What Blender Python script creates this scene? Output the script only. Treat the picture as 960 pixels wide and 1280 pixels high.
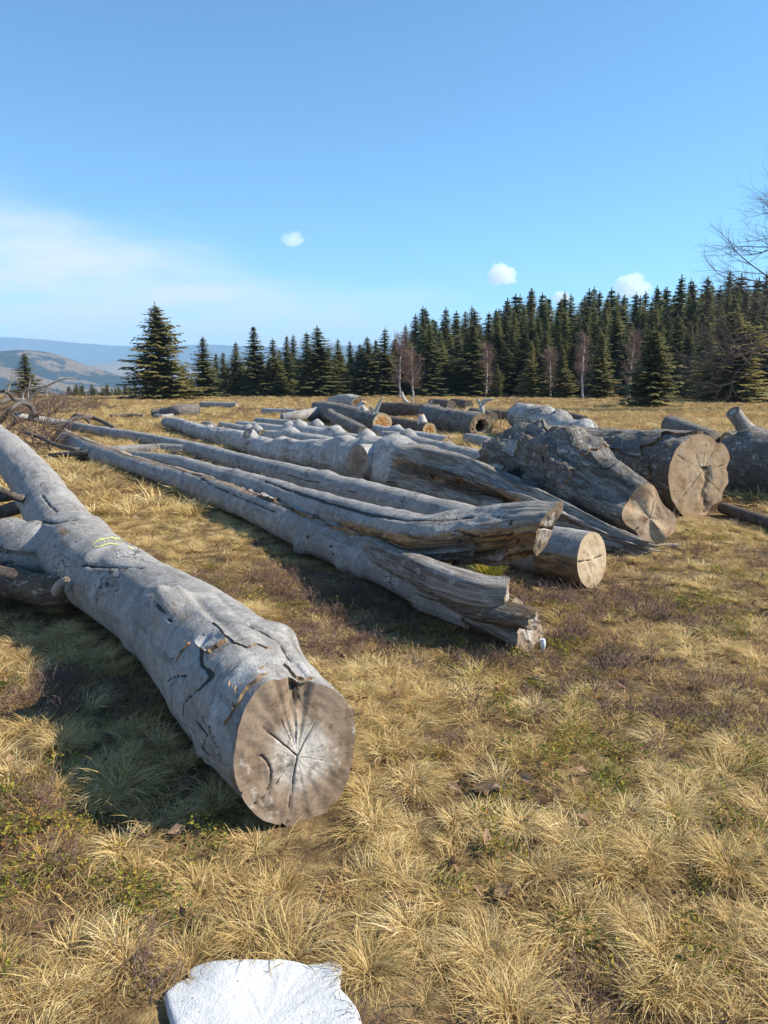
import bpy, math, random
import numpy as np
from mathutils import Vector
from mathutils.bvhtree import BVHTree

R = math.radians
sc = bpy.context.scene
for o in list(bpy.data.objects):
    bpy.data.objects.remove(o)
col = sc.collection
rng = np.random.default_rng(7)

# ------------------------------------------------------------------ camera, sky, sun, exposure
F = 963.0                              # focal length in pixels of the 960 x 1280 photograph
TILT = math.atan((640 - 474) / F)      # the horizon lies at row 474
CZ = 1.6
cam_d = bpy.data.cameras.new('camera')
cam_d.sensor_fit = 'VERTICAL'; cam_d.sensor_height = 36.0; cam_d.lens = 36.0 * F / 1280
cam_d.clip_start = 0.05; cam_d.clip_end = 90000
cam = bpy.data.objects.new('camera', cam_d); col.objects.link(cam)
cam.location = (0, 0, CZ); cam.rotation_euler = (R(90) - TILT, 0, 0)
sc.camera = cam

SUN_EL, SUN_AZ = R(38), R(86)          # azimuth from +Y (view direction) towards +X (right)
world = bpy.data.worlds.new('World'); sc.world = world; world.use_nodes = True
wt = world.node_tree; wt.nodes.clear()
def N(tree, typ, **kw):
    n = tree.nodes.new(typ)
    ins = kw.pop('ins', {})
    for k, v in kw.items(): setattr(n, k, v)
    for k, v in ins.items():
        if isinstance(v, bpy.types.NodeSocket): tree.links.new(v, n.inputs[k])
        else: n.inputs[k].default_value = v
    return n
def math_n(tree, op, a, b=0.0, c=None, clamp=False):
    ins = {0: a, 1: b}
    if c is not None: ins[2] = c
    return N(tree, 'ShaderNodeMath', operation=op, use_clamp=clamp, ins=ins).outputs[0]
def smooth_n(tree, x, lo, hi, a=0.0, b=1.0):
    return N(tree, 'ShaderNodeMapRange', interpolation_type='SMOOTHSTEP', ins={0: x, 1: lo, 2: hi, 3: a, 4: b}).outputs[0]
def mixc(tree, f, a, b, blend='MIX'):
    n = N(tree, 'ShaderNodeMix', data_type='RGBA', blend_type=blend)
    for i, v in ((0, f), (6, a), (7, b)):
        if isinstance(v, bpy.types.NodeSocket): tree.links.new(v, n.inputs[i])
        else: n.inputs[i].default_value = v if i == 0 else (tuple(v) + (1,) if len(v) == 3 else v)
    return n.outputs[2]

sky = N(wt, 'ShaderNodeTexSky', sky_type='NISHITA')
sky.sun_disc = False; sky.sun_elevation = SUN_EL; sky.sun_rotation = SUN_AZ
sky.altitude = 3000; sky.air_density = 1.0; sky.dust_density = 0.1; sky.ozone_density = 3.0
tc = N(wt, 'ShaderNodeTexCoord')
sep = N(wt, 'ShaderNodeSeparateXYZ', ins={0: tc.outputs['Generated']})
elev = math_n(wt, 'ARCSINE', sep.outputs[2])
azim = math_n(wt, 'ARCTAN2', sep.outputs[0], sep.outputs[1])
# a sheet of thin cloud low in the sky, deeper towards the left
nz1 = N(wt, 'ShaderNodeTexNoise', ins={'Vector': N(wt, 'ShaderNodeMapping', ins={0: tc.outputs['Generated'], 3: (4, 4, 14)}).outputs[0], 'Scale': 1.0, 'Detail': 5.0, 'Roughness': 0.5}).outputs[0]
nz2 = N(wt, 'ShaderNodeTexNoise', ins={'Vector': N(wt, 'ShaderNodeMapping', ins={0: tc.outputs['Generated'], 3: (9, 9, 40)}).outputs[0], 'Scale': 1.0, 'Detail': 4.0, 'Roughness': 0.5}).outputs[0]
edge = math_n(wt, 'MULTIPLY_ADD', azim, -0.24, 0.085)
edge = math_n(wt, 'MINIMUM', math_n(wt, 'MAXIMUM', edge, 0.0), 0.30)
edge = math_n(wt, 'ADD', edge, math_n(wt, 'MULTIPLY_ADD', nz1, 0.14, -0.07))
rel = math_n(wt, 'SUBTRACT', edge, elev)
bank = smooth_n(wt, rel, -0.05, 0.06)
bank = math_n(wt, 'MULTIPLY', bank, math_n(wt, 'MULTIPLY_ADD', nz2, 1.3, -0.05), clamp=True)
bank = math_n(wt, 'MULTIPLY', bank, 1.25, clamp=True)
tint = mixc(wt, 1.0, sky.outputs[0], (0.76, 1.10, 1.13), 'MULTIPLY')      # the clear, saturated blue of the phone camera
skyc = mixc(wt, bank, tint, (4.9, 5.0, 5.2))
bg = N(wt, 'ShaderNodeBackground', ins={'Color': skyc, 'Strength': 0.118})
wo = N(wt, 'ShaderNodeOutputWorld', ins={0: bg.outputs[0]})

sun_d = bpy.data.lights.new('sun', 'SUN'); sun_d.energy = 5.0; sun_d.angle = R(0.53); sun_d.color = (1.0, 0.91, 0.76)
sun = bpy.data.objects.new('sun', sun_d); col.objects.link(sun)
sdir = Vector((math.cos(SUN_EL) * math.sin(SUN_AZ), math.cos(SUN_EL) * math.cos(SUN_AZ), math.sin(SUN_EL)))
sun.rotation_euler = sdir.to_track_quat('Z', 'Y').to_euler()

vs = sc.view_settings
vs.view_transform = 'Standard'; vs.look = 'None'; vs.exposure = 0.85; vs.gamma = 1.0; vs.use_curve_mapping = False
sc.cycles.use_denoising = True
sc.cycles.max_bounces = 5; sc.cycles.diffuse_bounces = 3; sc.cycles.glossy_bounces = 2
sc.cycles.transmission_bounces = 3; sc.cycles.transparent_max_bounces = 6; sc.cycles.volume_bounces = 5

# ------------------------------------------------------------------ helpers
ct, st_ = math.cos(TILT), math.sin(TILT)
def ray(u, v):
    a, b = (u - 480) / F, (640 - v) / F
    return np.array([a, ct + b * st_, -st_ + b * ct])
def node(u, v, rp, lift=0.0):
    """centre and radius of a round thing seen at (u, v), rp pixels in radius, lying lift metres above the meadow"""
    d = ray(u, v); t = (CZ - lift) / (rp / F - d[2])
    p = np.array([0, 0, CZ]) + t * d
    return (p[0], p[1], p[2], rp * t / F)
def at_y(u, v, y):
    d = ray(u, v); t = y / d[1]
    return np.array([0, 0, CZ]) + t * d

_lat = np.random.default_rng(3).random((64, 64, 64)).astype(np.float32) * 2 - 1
def vnoise(p):
    p = np.asarray(p, float); i = np.floor(p).astype(int); f = p - i
    f = f * f * f * (f * (f * 6 - 15) + 10); i &= 63; j = (i + 1) & 63
    x, y, z = f[..., 0], f[..., 1], f[..., 2]
    L = _lat
    a = L[i[..., 0], i[..., 1], i[..., 2]] * (1 - x) + L[j[..., 0], i[..., 1], i[..., 2]] * x
    b = L[i[..., 0], j[..., 1], i[..., 2]] * (1 - x) + L[j[..., 0], j[..., 1], i[..., 2]] * x
    c = L[i[..., 0], i[..., 1], j[..., 2]] * (1 - x) + L[j[..., 0], i[..., 1], j[..., 2]] * x
    d = L[i[..., 0], j[..., 1], j[..., 2]] * (1 - x) + L[j[..., 0], j[..., 1], j[..., 2]] * x
    return (a * (1 - y) + b * y) * (1 - z) + (c * (1 - y) + d * y) * z
def fbm(p, o=4, g=0.5):
    p = np.asarray(p, float); s = 0; a = 1; n = 0
    for k in range(o):
        s = s + a * vnoise(p + 17.3 * k); n += a; p = p * 2.03; a *= g
    return s / n
def sstep(x, a, b):
    t = np.clip((np.asarray(x, float) - a) / (b - a), 0, 1); return t * t * (3 - 2 * t)
def xyz(x, y, z=0.0):
    return np.stack(np.broadcast_arrays(np.asarray(x, float), np.asarray(y, float), np.asarray(z, float)), -1)

def H(x, y):
    """height of the meadow and the land round it"""
    x = np.asarray(x, float); y = np.asarray(y, float); r = np.hypot(x, y)
    near = 1 - sstep(r, 40, 90)
    z = (0.045 * fbm(xyz(x * 0.8, y * 0.8, 1.7), 3) + 0.02 * fbm(xyz(x * 4, y * 4, 4.2), 2)) * near
    z = z + 0.25 * fbm(xyz(x / 14, y / 14, 9.1), 3) * sstep(r, 34, 70)
    wr = sstep(x, -22, 12)
    d = np.maximum(y - 78, 0)
    z = z - (1 - wr) * np.minimum(0.20 * d * sstep(d, 0, 25), 150)
    z = z + wr * np.minimum(0.045 * d, 7) * (1 - sstep(r, 350, 700))
    z = z - wr * 140 * sstep(r, 300, 1300) - (1 - wr) * 60 * sstep(r, 700, 2500)
    back = sstep(-y, 0, 60)
    return z * (1 - back) + back * (-150 * sstep(r, 250, 1500))

def mesh_obj(name, V, Fc, mat=None, parent=None, smooth=True, attrs=None, link=True):
    me = bpy.data.meshes.new(name)
    V = np.asarray(V, np.float32)
    if isinstance(Fc, np.ndarray):
        Fc = [Fc]
    polys = [np.asarray(f, np.int32) for f in Fc if len(f)]
    me.vertices.add(len(V)); me.vertices.foreach_set('co', V.ravel())
    nl = sum(f.size for f in polys); nf = sum(len(f) for f in polys)
    if nf:
        me.loops.add(nl); me.polygons.add(nf)
        me.loops.foreach_set('vertex_index', np.concatenate([f.ravel() for f in polys]))
        tot = np.concatenate([np.full(len(f), f.shape[1], np.int32) for f in polys])
        me.polygons.foreach_set('loop_start', np.concatenate([[0], np.cumsum(tot)[:-1]]).astype(np.int32))
        me.polygons.foreach_set('use_smooth', np.full(nf, smooth, bool))
    for k, a in (attrs or {}).items():
        a = np.asarray(a, np.float32)
        if a.ndim == 1:
            at = me.attributes.new(k, 'FLOAT', 'POINT'); at.data.foreach_set('value', a)
        else:
            at = me.attributes.new(k, 'FLOAT_VECTOR', 'POINT'); at.data.foreach_set('vector', a.ravel())
    me.update(calc_edges=True)
    if mat: me.materials.append(mat)
    o = bpy.data.objects.new(name, me)
    if link: col.objects.link(o)
    if parent:
        o.parent = parent                      # vertices are in world coordinates, so undo the thing's own place
        if parent.parent is None and parent.type == 'EMPTY': o.location = -parent.location
    return o
def thing(name, label, cat, loc, group=None):
    o = bpy.data.objects.new(name, None); col.objects.link(o); o.location = Vector([float(a) for a in loc])
    o.empty_display_size = 0.2
    o['label'] = label; o['category'] = cat
    if group: o['group'] = group
    return o
def tag(o, label=None, cat=None, group=None, kind=None):
    for k, v in (('label', label), ('category', cat), ('group', group), ('kind', kind)):
        if v: o[k] = v
    return o
def dup(root, loc=None, rz=None, scale=None, label=None, group=None):
    r = root.copy(); col.objects.link(r)
    if loc is not None: r.location = Vector([float(a) for a in loc])
    if rz is not None: r.rotation_euler = (0, 0, rz)
    if scale is not None: r.scale = scale if hasattr(scale, '__len__') else (scale,) * 3
    if label: r['label'] = label
    if group: r['group'] = group
    for ch in list(root.children):
        c = ch.copy(); col.objects.link(c); c.parent = r
    return r
def grid_faces(nu, nv, wrap=False):
    """quads of an nu x nv vertex grid (index = i * nv + j); wrap joins the last column to the first"""
    i = np.arange(nu - 1)[:, None]; j = np.arange(nv if wrap else nv - 1)[None, :]; k = (j + 1) % nv
    return np.stack([i * nv + j, i * nv + k, (i + 1) * nv + k, (i + 1) * nv + j], -1).reshape(-1, 4)

# ------------------------------------------------------------------ materials
def new_mat(name):
    m = bpy.data.materials.new(name); m.use_nodes = True; t = m.node_tree; t.nodes.clear()
    return m, t
def finish(t, color, rough=0.9, bump=None, bstr=0.5, bdist=0.01, spec=0.2, transl=None):
    p = N(t, 'ShaderNodeBsdfPrincipled', ins={'Base Color': color, 'Roughness': rough, 'Specular IOR Level': spec})
    if bump is not None:
        b = N(t, 'ShaderNodeBump', ins={'Strength': bstr, 'Distance': bdist, 'Height': bump})
        t.links.new(b.outputs[0], p.inputs['Normal'])
    out = p.outputs[0]
    if transl:
        tr = N(t, 'ShaderNodeBsdfTranslucent', ins={'Color': color})
        out = N(t, 'ShaderNodeMixShader', ins={0: transl, 1: out, 2: tr.outputs[0]}).outputs[0]
    N(t, 'ShaderNodeOutputMaterial', ins={0: out})
def attr_n(t, name, typ='GEOMETRY'):
    return N(t, 'ShaderNodeAttribute', attribute_name=name, attribute_type=typ)
def noise_n(t, vec, scale, detail=4, rough=0.55, dist=0.0, mapping=None):
    if mapping: vec = N(t, 'ShaderNodeMapping', ins={0: vec, 3: mapping}).outputs[0]
    return N(t, 'ShaderNodeTexNoise', ins={'Vector': vec, 'Scale': scale, 'Detail': detail, 'Roughness': rough, 'Distortion': dist}).outputs[0]
def ramp_n(t, f, stops):
    n = N(t, 'ShaderNodeValToRGB', ins={0: f}); e = n.color_ramp.elements
    while len(e) < len(stops): e.new(0.5)
    for q, (p, c) in zip(e, stops): q.position = p; q.color = tuple(c) + (1,)
    return n.outputs[0]

def bark_material(name, base=(0.33, 0.315, 0.30), pale=(0.50, 0.49, 0.47), dark=(0.09, 0.08, 0.07), rough_amt=0.0, pale_amt=0.5):
    """weathered bark; point attributes lc (metres along and round the log), mk = (bare wood, brown rot, black stain)"""
    m, t = new_mat(name)
    lc = attr_n(t, 'lc').outputs['Vector']
    rnd = N(t, 'ShaderNodeObjectInfo').outputs['Random']
    off = N(t, 'ShaderNodeCombineXYZ', ins={0: math_n(t, 'MULTIPLY', rnd, 0.0)}).outputs[0]
    v = N(t, 'ShaderNodeVectorMath', operation='ADD', ins={0: lc, 1: off}).outputs[0]
    n_big = noise_n(t, v, 2.3, 5, 0.6)
    n_mid = noise_n(t, v, 8, 6, 0.7)
    n_fine = noise_n(t, v, 42, 6, 0.75)
    n_wr = noise_n(t, v, 1.0, 5, 0.7, 0.8, (34, 5, 5))           # wrinkles round the stem
    n_run = noise_n(t, v, 1.0, 5, 0.65, 0.5, (1.3, 12, 12))     # streaks along it
    c = mixc(t, smooth_n(t, n_big, 0.34, 0.66), base, [b * 0.72 for b in base])
    c = mixc(t, math_n(t, 'MULTIPLY', smooth_n(t, n_mid, 0.44, 0.66), pale_amt), c, pale)
    c = mixc(t, math_n(t, 'MULTIPLY', smooth_n(t, noise_n(t, v, 3.1, 5, 0.7, 0.5), 0.50, 0.68), 0.45), c, (base[0] * 0.75, base[1] * 0.60, base[2] * 0.47))
    c = mixc(t, math_n(t, 'MULTIPLY', smooth_n(t, n_run, 0.54, 0.68), 0.55), c, dark)
    c = mixc(t, math_n(t, 'MULTIPLY', smooth_n(t, n_wr, 0.54, 0.66), 0.5), c, [d * 1.2 for d in dark])
    c = mixc(t, math_n(t, 'MULTIPLY', smooth_n(t, n_fine, 0.54, 0.68), 0.55), c, pale)
    c = mixc(t, math_n(t, 'MULTIPLY', smooth_n(t, n_fine, 0.46, 0.34), 0.55), c, dark)
    iso = math_n(t, 'ABSOLUTE', math_n(t, 'SUBTRACT', noise_n(t, v, 1.0, 4, 0.6, 0.4, (2.2, 6, 6)), 0.5))
    crk = math_n(t, 'MULTIPLY', smooth_n(t, iso, 0.012, 0.004), smooth_n(t, noise_n(t, v, 2.0, 3), 0.56, 0.62))
    c = mixc(t, math_n(t, 'MULTIPLY', crk, 0.85), c, [d * 0.4 for d in dark])
    spots = N(t, 'ShaderNodeTexVoronoi', ins={'Vector': v, 'Scale': 30.0, 'Randomness': 1.0}).outputs['Distance']
    sp = math_n(t, 'MULTIPLY', smooth_n(t, spots, 0.26, 0.14), smooth_n(t, noise_n(t, v, 5, 3), 0.50, 0.58))
    c = mixc(t, math_n(t, 'MULTIPLY', sp, 0.6), c, (0.60, 0.59, 0.55))
    bump = math_n(t, 'ADD', math_n(t, 'MULTIPLY', n_wr, 0.5), math_n(t, 'MULTIPLY', n_fine, 0.6))
    bump = math_n(t, 'ADD', bump, math_n(t, 'MULTIPLY', n_mid, 1.0))
    bump = math_n(t, 'ADD', bump, math_n(t, 'MULTIPLY', crk, -1.2))
    if rough_amt:
        f1 = math_n(t, 'ABSOLUTE', math_n(t, 'SUBTRACT', noise_n(t, v, 1.0, 6, 0.65, 0.7, (3.5, 8, 8)), 0.5))
        f2 = math_n(t, 'ABSOLUTE', math_n(t, 'SUBTRACT', noise_n(t, v, 1.0, 5, 0.7, 0.4, (11, 22, 22)), 0.5))
        gap = math_n(t, 'MULTIPLY', smooth_n(t, f1, 0.0, 0.075), smooth_n(t, f2, -0.03, 0.07))
        c = mixc(t, math_n(t, 'MULTIPLY', math_n(t, 'SUBTRACT', 1.0, gap), rough_amt), c, dark)
        bump = math_n(t, 'ADD', bump, math_n(t, 'MULTIPLY', gap, 2.2 * rough_amt))
    # bare weathered wood
    mk = N(t, 'ShaderNodeSeparateXYZ', ins={0: attr_n(t, 'mk').outputs['Vector']})
    fib = noise_n(t, v, 1.0, 5, 0.65, 0.3, (3, 55, 55))
    fib2 = noise_n(t, v, 1.0, 3, 0.6, 0.2, (1.0, 14, 14))
    wood = mixc(t, smooth_n(t, fib, 0.3, 0.7), (0.12, 0.105, 0.09), (0.40, 0.375, 0.345))
    wood = mixc(t, math_n(t, 'MULTIPLY', smooth_n(t, fib2, 0.50, 0.62), 0.65), wood, (0.11, 0.075, 0.05))
    rot = mixc(t, smooth_n(t, noise_n(t, v, 1.0, 6, 0.75, 0.6, (6, 22, 22)), 0.36, 0.66), (0.06, 0.032, 0.016), (0.46, 0.28, 0.125))
    jag = math_n(t, 'MULTIPLY_ADD', noise_n(t, v, 11, 4, 0.6), 0.9, -0.45)
    wd = smooth_n(t, math_n(t, 'ADD', mk.outputs[0], jag), 0.40, 0.55)
    rt = smooth_n(t, math_n(t, 'ADD', mk.outputs[1], jag), 0.35, 0.65)
    dk = smooth_n(t, math_n(t, 'ADD', mk.outputs[2], jag), 0.35, 0.6)
    c = mixc(t, wd, c, wood); c = mixc(t, math_n(t, 'MULTIPLY', rt, 0.85), c, rot); c = mixc(t, math_n(t, 'MULTIPLY', dk, 0.85), c, (0.022, 0.018, 0.015))
    bump = math_n(t, 'ADD', bump, math_n(t, 'MULTIPLY', math_n(t, 'MULTIPLY', fib, 1.5), wd))
    bump = math_n(t, 'ADD', bump, math_n(t, 'MULTIPLY', wd, -0.6))
    finish(t, c, 0.85, bump, 0.95, 0.016, 0.22)
    return m

def face_material(name, outer, inner, stain, heart=(0.3, 0.6), rays=0.5, white=None):
    """sawn log end; attribute fc = (x, y in radii, crack depth)"""
    m, t = new_mat(name)
    fc = attr_n(t, 'fc').outputs['Vector']
    s = N(t, 'ShaderNodeSeparateXYZ', ins={0: fc})
    xy = N(t, 'ShaderNodeCombineXYZ', ins={0: s.outputs[0], 1: s.outputs[1]}).outputs[0]
    seed = N(t, 'ShaderNodeCombineXYZ', ins={2: math_n(t, 'MULTIPLY', N(t, 'ShaderNodeObjectInfo').outputs['Random'], 50.0)}).outputs[0]
    v = N(t, 'ShaderNodeVectorMath', operation='ADD', ins={0: xy, 1: seed}).outputs[0]
    rad = N(t, 'ShaderNodeVectorMath', operation='LENGTH', ins={0: xy}).outputs['Value']
    nb = noise_n(t, v, 1.7, 4, 0.6)
    rr = math_n(t, 'ADD', rad, math_n(t, 'MULTIPLY_ADD', nb, 0.7, -0.35))
    c = mixc(t, smooth_n(t, rr, heart[0], heart[1]), inner, outer)
    if white: c = mixc(t, math_n(t, 'MULTIPLY', smooth_n(t, rr, 0.62, 0.2), 0.75), c, white)
    c = mixc(t, math_n(t, 'MULTIPLY', smooth_n(t, noise_n(t, v, 2.2, 5, 0.65), 0.50, 0.66), 0.75), c, stain)
    c = mixc(t, math_n(t, 'MULTIPLY', smooth_n(t, noise_n(t, v, 5.5, 5, 0.7), 0.54, 0.66), 0.5), c, [k * 0.6 for k in stain])
    c = mixc(t, math_n(t, 'MULTIPLY', smooth_n(t, noise_n(t, v, 3.7, 4, 0.65), 0.42, 0.30), 0.45), c, (0.60, 0.56, 0.50))
    ring = math_n(t, 'SINE', math_n(t, 'MULTIPLY', math_n(t, 'ADD', rad, math_n(t, 'MULTIPLY', nb, 0.30)), 90.0))
    c = mixc(t, math_n(t, 'MULTIPLY', smooth_n(t, ring, 0.2, 1.0), 0.09), c, [k * 0.45 for k in stain])
    ang = math_n(t, 'ARCTAN2', s.outputs[1], s.outputs[0])
    av = N(t, 'ShaderNodeCombineXYZ', ins={0: math_n(t, 'MULTIPLY', math_n(t, 'COSINE', ang), 5.0), 1: math_n(t, 'MULTIPLY', math_n(t, 'SINE', ang), 5.0), 2: math_n(t, 'MULTIPLY', rad, 0.25)}).outputs[0]
    rayn = N(t, 'ShaderNodeTexNoise', ins={'Vector': N(t, 'ShaderNodeVectorMath', operation='ADD', ins={0: av, 1: seed}).outputs[0], 'Scale': 3.2, 'Detail': 3.0}).outputs[0]
    rayl = math_n(t, 'MULTIPLY', smooth_n(t, math_n(t, 'ABSOLUTE', math_n(t, 'SUBTRACT', rayn, 0.5)), 0.014, 0.004), smooth_n(t, rad, 0.95, 0.3))
    c = mixc(t, math_n(t, 'MULTIPLY', rayl, rays * 0.6), c, (0.05, 0.035, 0.025))
    saw = noise_n(t, v, 1.0, 3, 0.6, 0, (3, 60, 1))
    c = mixc(t, math_n(t, 'MULTIPLY', smooth_n(t, saw, 0.5, 0.75), 0.28), c, [k * 0.5 for k in outer])
    grain = noise_n(t, v, 45, 3, 0.7)
    c = mixc(t, math_n(t, 'MULTIPLY', smooth_n(t, grain, 0.5, 0.8), 0.3), c, [k * 0.4 for k in outer])
    c = mixc(t, smooth_n(t, s.outputs[2], 0.25, 0.75), c, (0.02, 0.014, 0.01))
    bump = math_n(t, 'ADD', math_n(t, 'MULTIPLY', saw, 0.6), math_n(t, 'ADD', math_n(t, 'MULTIPLY', grain, 0.35), math_n(t, 'MULTIPLY', rayl, -1.0)))
    finish(t, c, 0.8, bump, 0.5, 0.006, 0.3)
    return m

M = {}
M['beech'] = bark_material('beech_bark')
M['beech_pale'] = bark_material('beech_bark_pale', (0.38, 0.37, 0.355), (0.58, 0.57, 0.55), pale_amt=0.75)
M['rough'] = bark_material('rough_bark', (0.36, 0.33, 0.30), (0.56, 0.53, 0.49), (0.08, 0.065, 0.055), 0.65, 0.7)
M['brown'] = bark_material('brown_bark', (0.27, 0.20, 0.15), (0.40, 0.35, 0.30), (0.07, 0.05, 0.04), 0.6, 0.45)
M['bleached'] = bark_material('bleached_wood', (0.52, 0.49, 0.44), (0.68, 0.66, 0.61), (0.25, 0.22, 0.19), 0, 0.6)
M['deadlimb'] = bark_material('dead_limb_bark', (0.17, 0.145, 0.13), (0.30, 0.28, 0.26), (0.05, 0.04, 0.035), 0.3, 0.4)
M['face_grey'] = face_material('weathered_cut_wood', (0.25, 0.185, 0.13), (0.31, 0.25, 0.19), (0.14, 0.09, 0.055), (0.35, 0.75), 0.12, (0.56, 0.53, 0.49))
M['face_tan'] = face_material('tan_cut_wood', (0.42, 0.29, 0.17), (0.50, 0.375, 0.24), (0.24, 0.12, 0.055), (0.3, 0.8), 0.5)
M['face_pale'] = face_material('pale_cut_wood', (0.47, 0.36, 0.23), (0.54, 0.43, 0.29), (0.30, 0.19, 0.10), (0.3, 0.8), 0.3)
M['face_orange'] = face_material('orange_cut_wood', (0.66, 0.50, 0.30), (0.55, 0.26, 0.08), (0.42, 0.18, 0.05), (0.5, 0.8), 0.3)
M['face_dark'] = face_material('grey_brown_cut_wood', (0.26, 0.21, 0.165), (0.20, 0.15, 0.11), (0.10, 0.07, 0.05), (0.3, 0.8), 0.6)

def grass_material(name, stops, transl=0.3, inst=0.35):
    m, t = new_mat(name)
    bc = attr_n(t, 'bc').outputs['Fac']
    rnd = N(t, 'ShaderNodeObjectInfo').outputs['Random']
    f = math_n(t, 'ADD', math_n(t, 'MULTIPLY', bc, 1 - inst), math_n(t, 'MULTIPLY', rnd, inst))
    c = ramp_n(t, f, stops)
    finish(t, c, 0.65, None, spec=0.25, transl=transl)
    return m
M['straw'] = grass_material('dry_straw_grass', [(0.0, (0.20, 0.11, 0.04)), (0.2, (0.46, 0.31, 0.11)), (0.6, (0.71, 0.545, 0.25)), (1.0, (0.87, 0.74, 0.45))])
M['thatch'] = grass_material('matted_dead_grass', [(0.0, (0.10, 0.055, 0.03)), (0.35, (0.32, 0.20, 0.09)), (0.7, (0.60, 0.42, 0.17)), (1.0, (0.80, 0.62, 0.31))])
M['heath'] = grass_material('brown_heath_twig', [(0.0, (0.06, 0.035, 0.03)), (0.5, (0.17, 0.105, 0.085)), (1.0, (0.34, 0.24, 0.20))], 0.0)
M['bilberry'] = grass_material('small_green_leaf', [(0.0, (0.07, 0.09, 0.02)), (0.45, (0.15, 0.18, 0.035)), (0.75, (0.42, 0.36, 0.05)), (1.0, (0.46, 0.17, 0.05))], 0.35)
M['dryleaf'] = grass_material('dry_brown_leaf', [(0.0, (0.13, 0.07, 0.04)), (0.5, (0.26, 0.15, 0.09)), (1.0, (0.42, 0.29, 0.19))], 0.2, 0.8)

def ground_material():
    m, t = new_mat('meadow_soil')
    v = N(t, 'ShaderNodeNewGeometry').outputs['Position']
    a = noise_n(t, v, 1.1, 5, 0.6); b = noise_n(t, v, 9, 5, 0.7); c3 = noise_n(t, v, 60, 4, 0.7); d = noise_n(t, v, 0.09, 4, 0.6)
    c = ramp_n(t, b, [(0.3, (0.06, 0.038, 0.022)), (0.5, (0.17, 0.115, 0.055)), (0.7, (0.38, 0.27, 0.12))])
    c = mixc(t, math_n(t, 'MULTIPLY', smooth_n(t, a, 0.5, 0.66), 0.6), c, (0.13, 0.085, 0.055))
    c = mixc(t, math_n(t, 'MULTIPLY', smooth_n(t, d, 0.5, 0.62), 0.5), c, (0.50, 0.38, 0.19))
    c = mixc(t, math_n(t, 'MULTIPLY', smooth_n(t, c3, 0.5, 0.75), 0.5), c, (0.06, 0.04, 0.025))
    # the far valley floor is wooded
    r = N(t, 'ShaderNodeVectorMath', operation='LENGTH', ins={0: v}).outputs['Value']
    c = mixc(t, smooth_n(t, r, 110, 260), c, (0.06, 0.06, 0.035))
    finish(t, c, 0.95, math_n(t, 'ADD', b, math_n(t, 'MULTIPLY', c3, 0.5)), 0.8, 0.03, 0.1)
    return m
def hill_material(name, s1, forest, meadow, bias):
    m, t = new_mat(name)
    v = N(t, 'ShaderNodeNewGeometry').outputs['Position']
    a = noise_n(t, v, s1, 7, 0.68); b = noise_n(t, v, s1 * 14, 5, 0.7)
    f = smooth_n(t, math_n(t, 'ADD', a, math_n(t, 'MULTIPLY_ADD', b, 0.16, -0.08)), bias - 0.02, bias + 0.03)
    c = mixc(t, f, forest, meadow)
    c = mixc(t, math_n(t, 'MULTIPLY', b, 0.5), c, [k * 0.5 for k in forest])
    finish(t, c, 1.0, b, 1.0, 14, 0.0)
    return m
M['ground'] = ground_material()
M['hill'] = hill_material('wooded_hillside', 0.0065, (0.022, 0.03, 0.02), (0.33, 0.23, 0.13), 0.52)
M['hill2'] = hill_material('open_hillside', 0.0016, (0.05, 0.055, 0.035), (0.32, 0.25, 0.16), 0.44)
M['mount'] = hill_material('far_mountain', 0.0012, (0.05, 0.06, 0.05), (0.15, 0.14, 0.10), 0.58)

def foliage_material(name, a, b, transl=0.25):
    m, t = new_mat(name)
    bc = attr_n(t, 'bc').outputs['Fac']
    rnd = N(t, 'ShaderNodeObjectInfo').outputs['Random']
    c = mixc(t, math_n(t, 'ADD', math_n(t, 'MULTIPLY', bc, 0.5), math_n(t, 'MULTIPLY', rnd, 0.5)), a, b)
    finish(t, c, 0.6, None, spec=0.3, transl=transl)
    return m
M['spruce'] = foliage_material('spruce_needles', (0.085, 0.105, 0.045), (0.24, 0.23, 0.095), 0.4)
M['spruce_tip'] = foliage_material('spruce_needles_olive', (0.11, 0.12, 0.05), (0.34, 0.285, 0.11), 0.4)
def plain(name, colr, rough=0.9, sc_=8, amt=0.4, bstr=0.4):
    m, t = new_mat(name)
    v = N(t, 'ShaderNodeTexCoord').outputs['Object']
    n = noise_n(t, v, sc_, 5, 0.6)
    finish(t, mixc(t, math_n(t, 'MULTIPLY', n, amt * 2), colr, [k * 0.45 for k in colr]), rough, n, bstr, 0.02, 0.2)
    return m
M['trunk'] = plain('spruce_bark', (0.13, 0.10, 0.08))
M['birch'] = plain('birch_bark', (0.62, 0.57, 0.52), 0.8, 3, 0.45)
M['twig'] = plain('birch_twigs', (0.30, 0.20, 0.165))
M['bare'] = plain('bare_tree_bark', (0.17, 0.13, 0.115))
M['brush'] = plain('dead_brushwood', (0.22, 0.15, 0.115))

# ------------------------------------------------------------------ ground, hills, mountains
def build_ground():
    rr = np.concatenate([[0.02], np.geomspace(0.25, 9500, 250)])
    th = np.linspace(0, 2 * np.pi, 420, endpoint=False)
    Rr, T = np.meshgrid(rr, th, indexing='ij')
    x, y = Rr * np.sin(T), Rr * np.cos(T)
    V = xyz(x, y, H(x, y)).reshape(-1, 3)
    Fq = grid_faces(len(rr), len(th), True)[:, ::-1]
    o = mesh_obj('ground', V, [Fq, np.array([np.arange(len(th))[::-1]])], M['ground'])
    tag(o, 'dry brown and straw coloured mountain meadow', None, None, 'structure')
build_ground()

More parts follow.
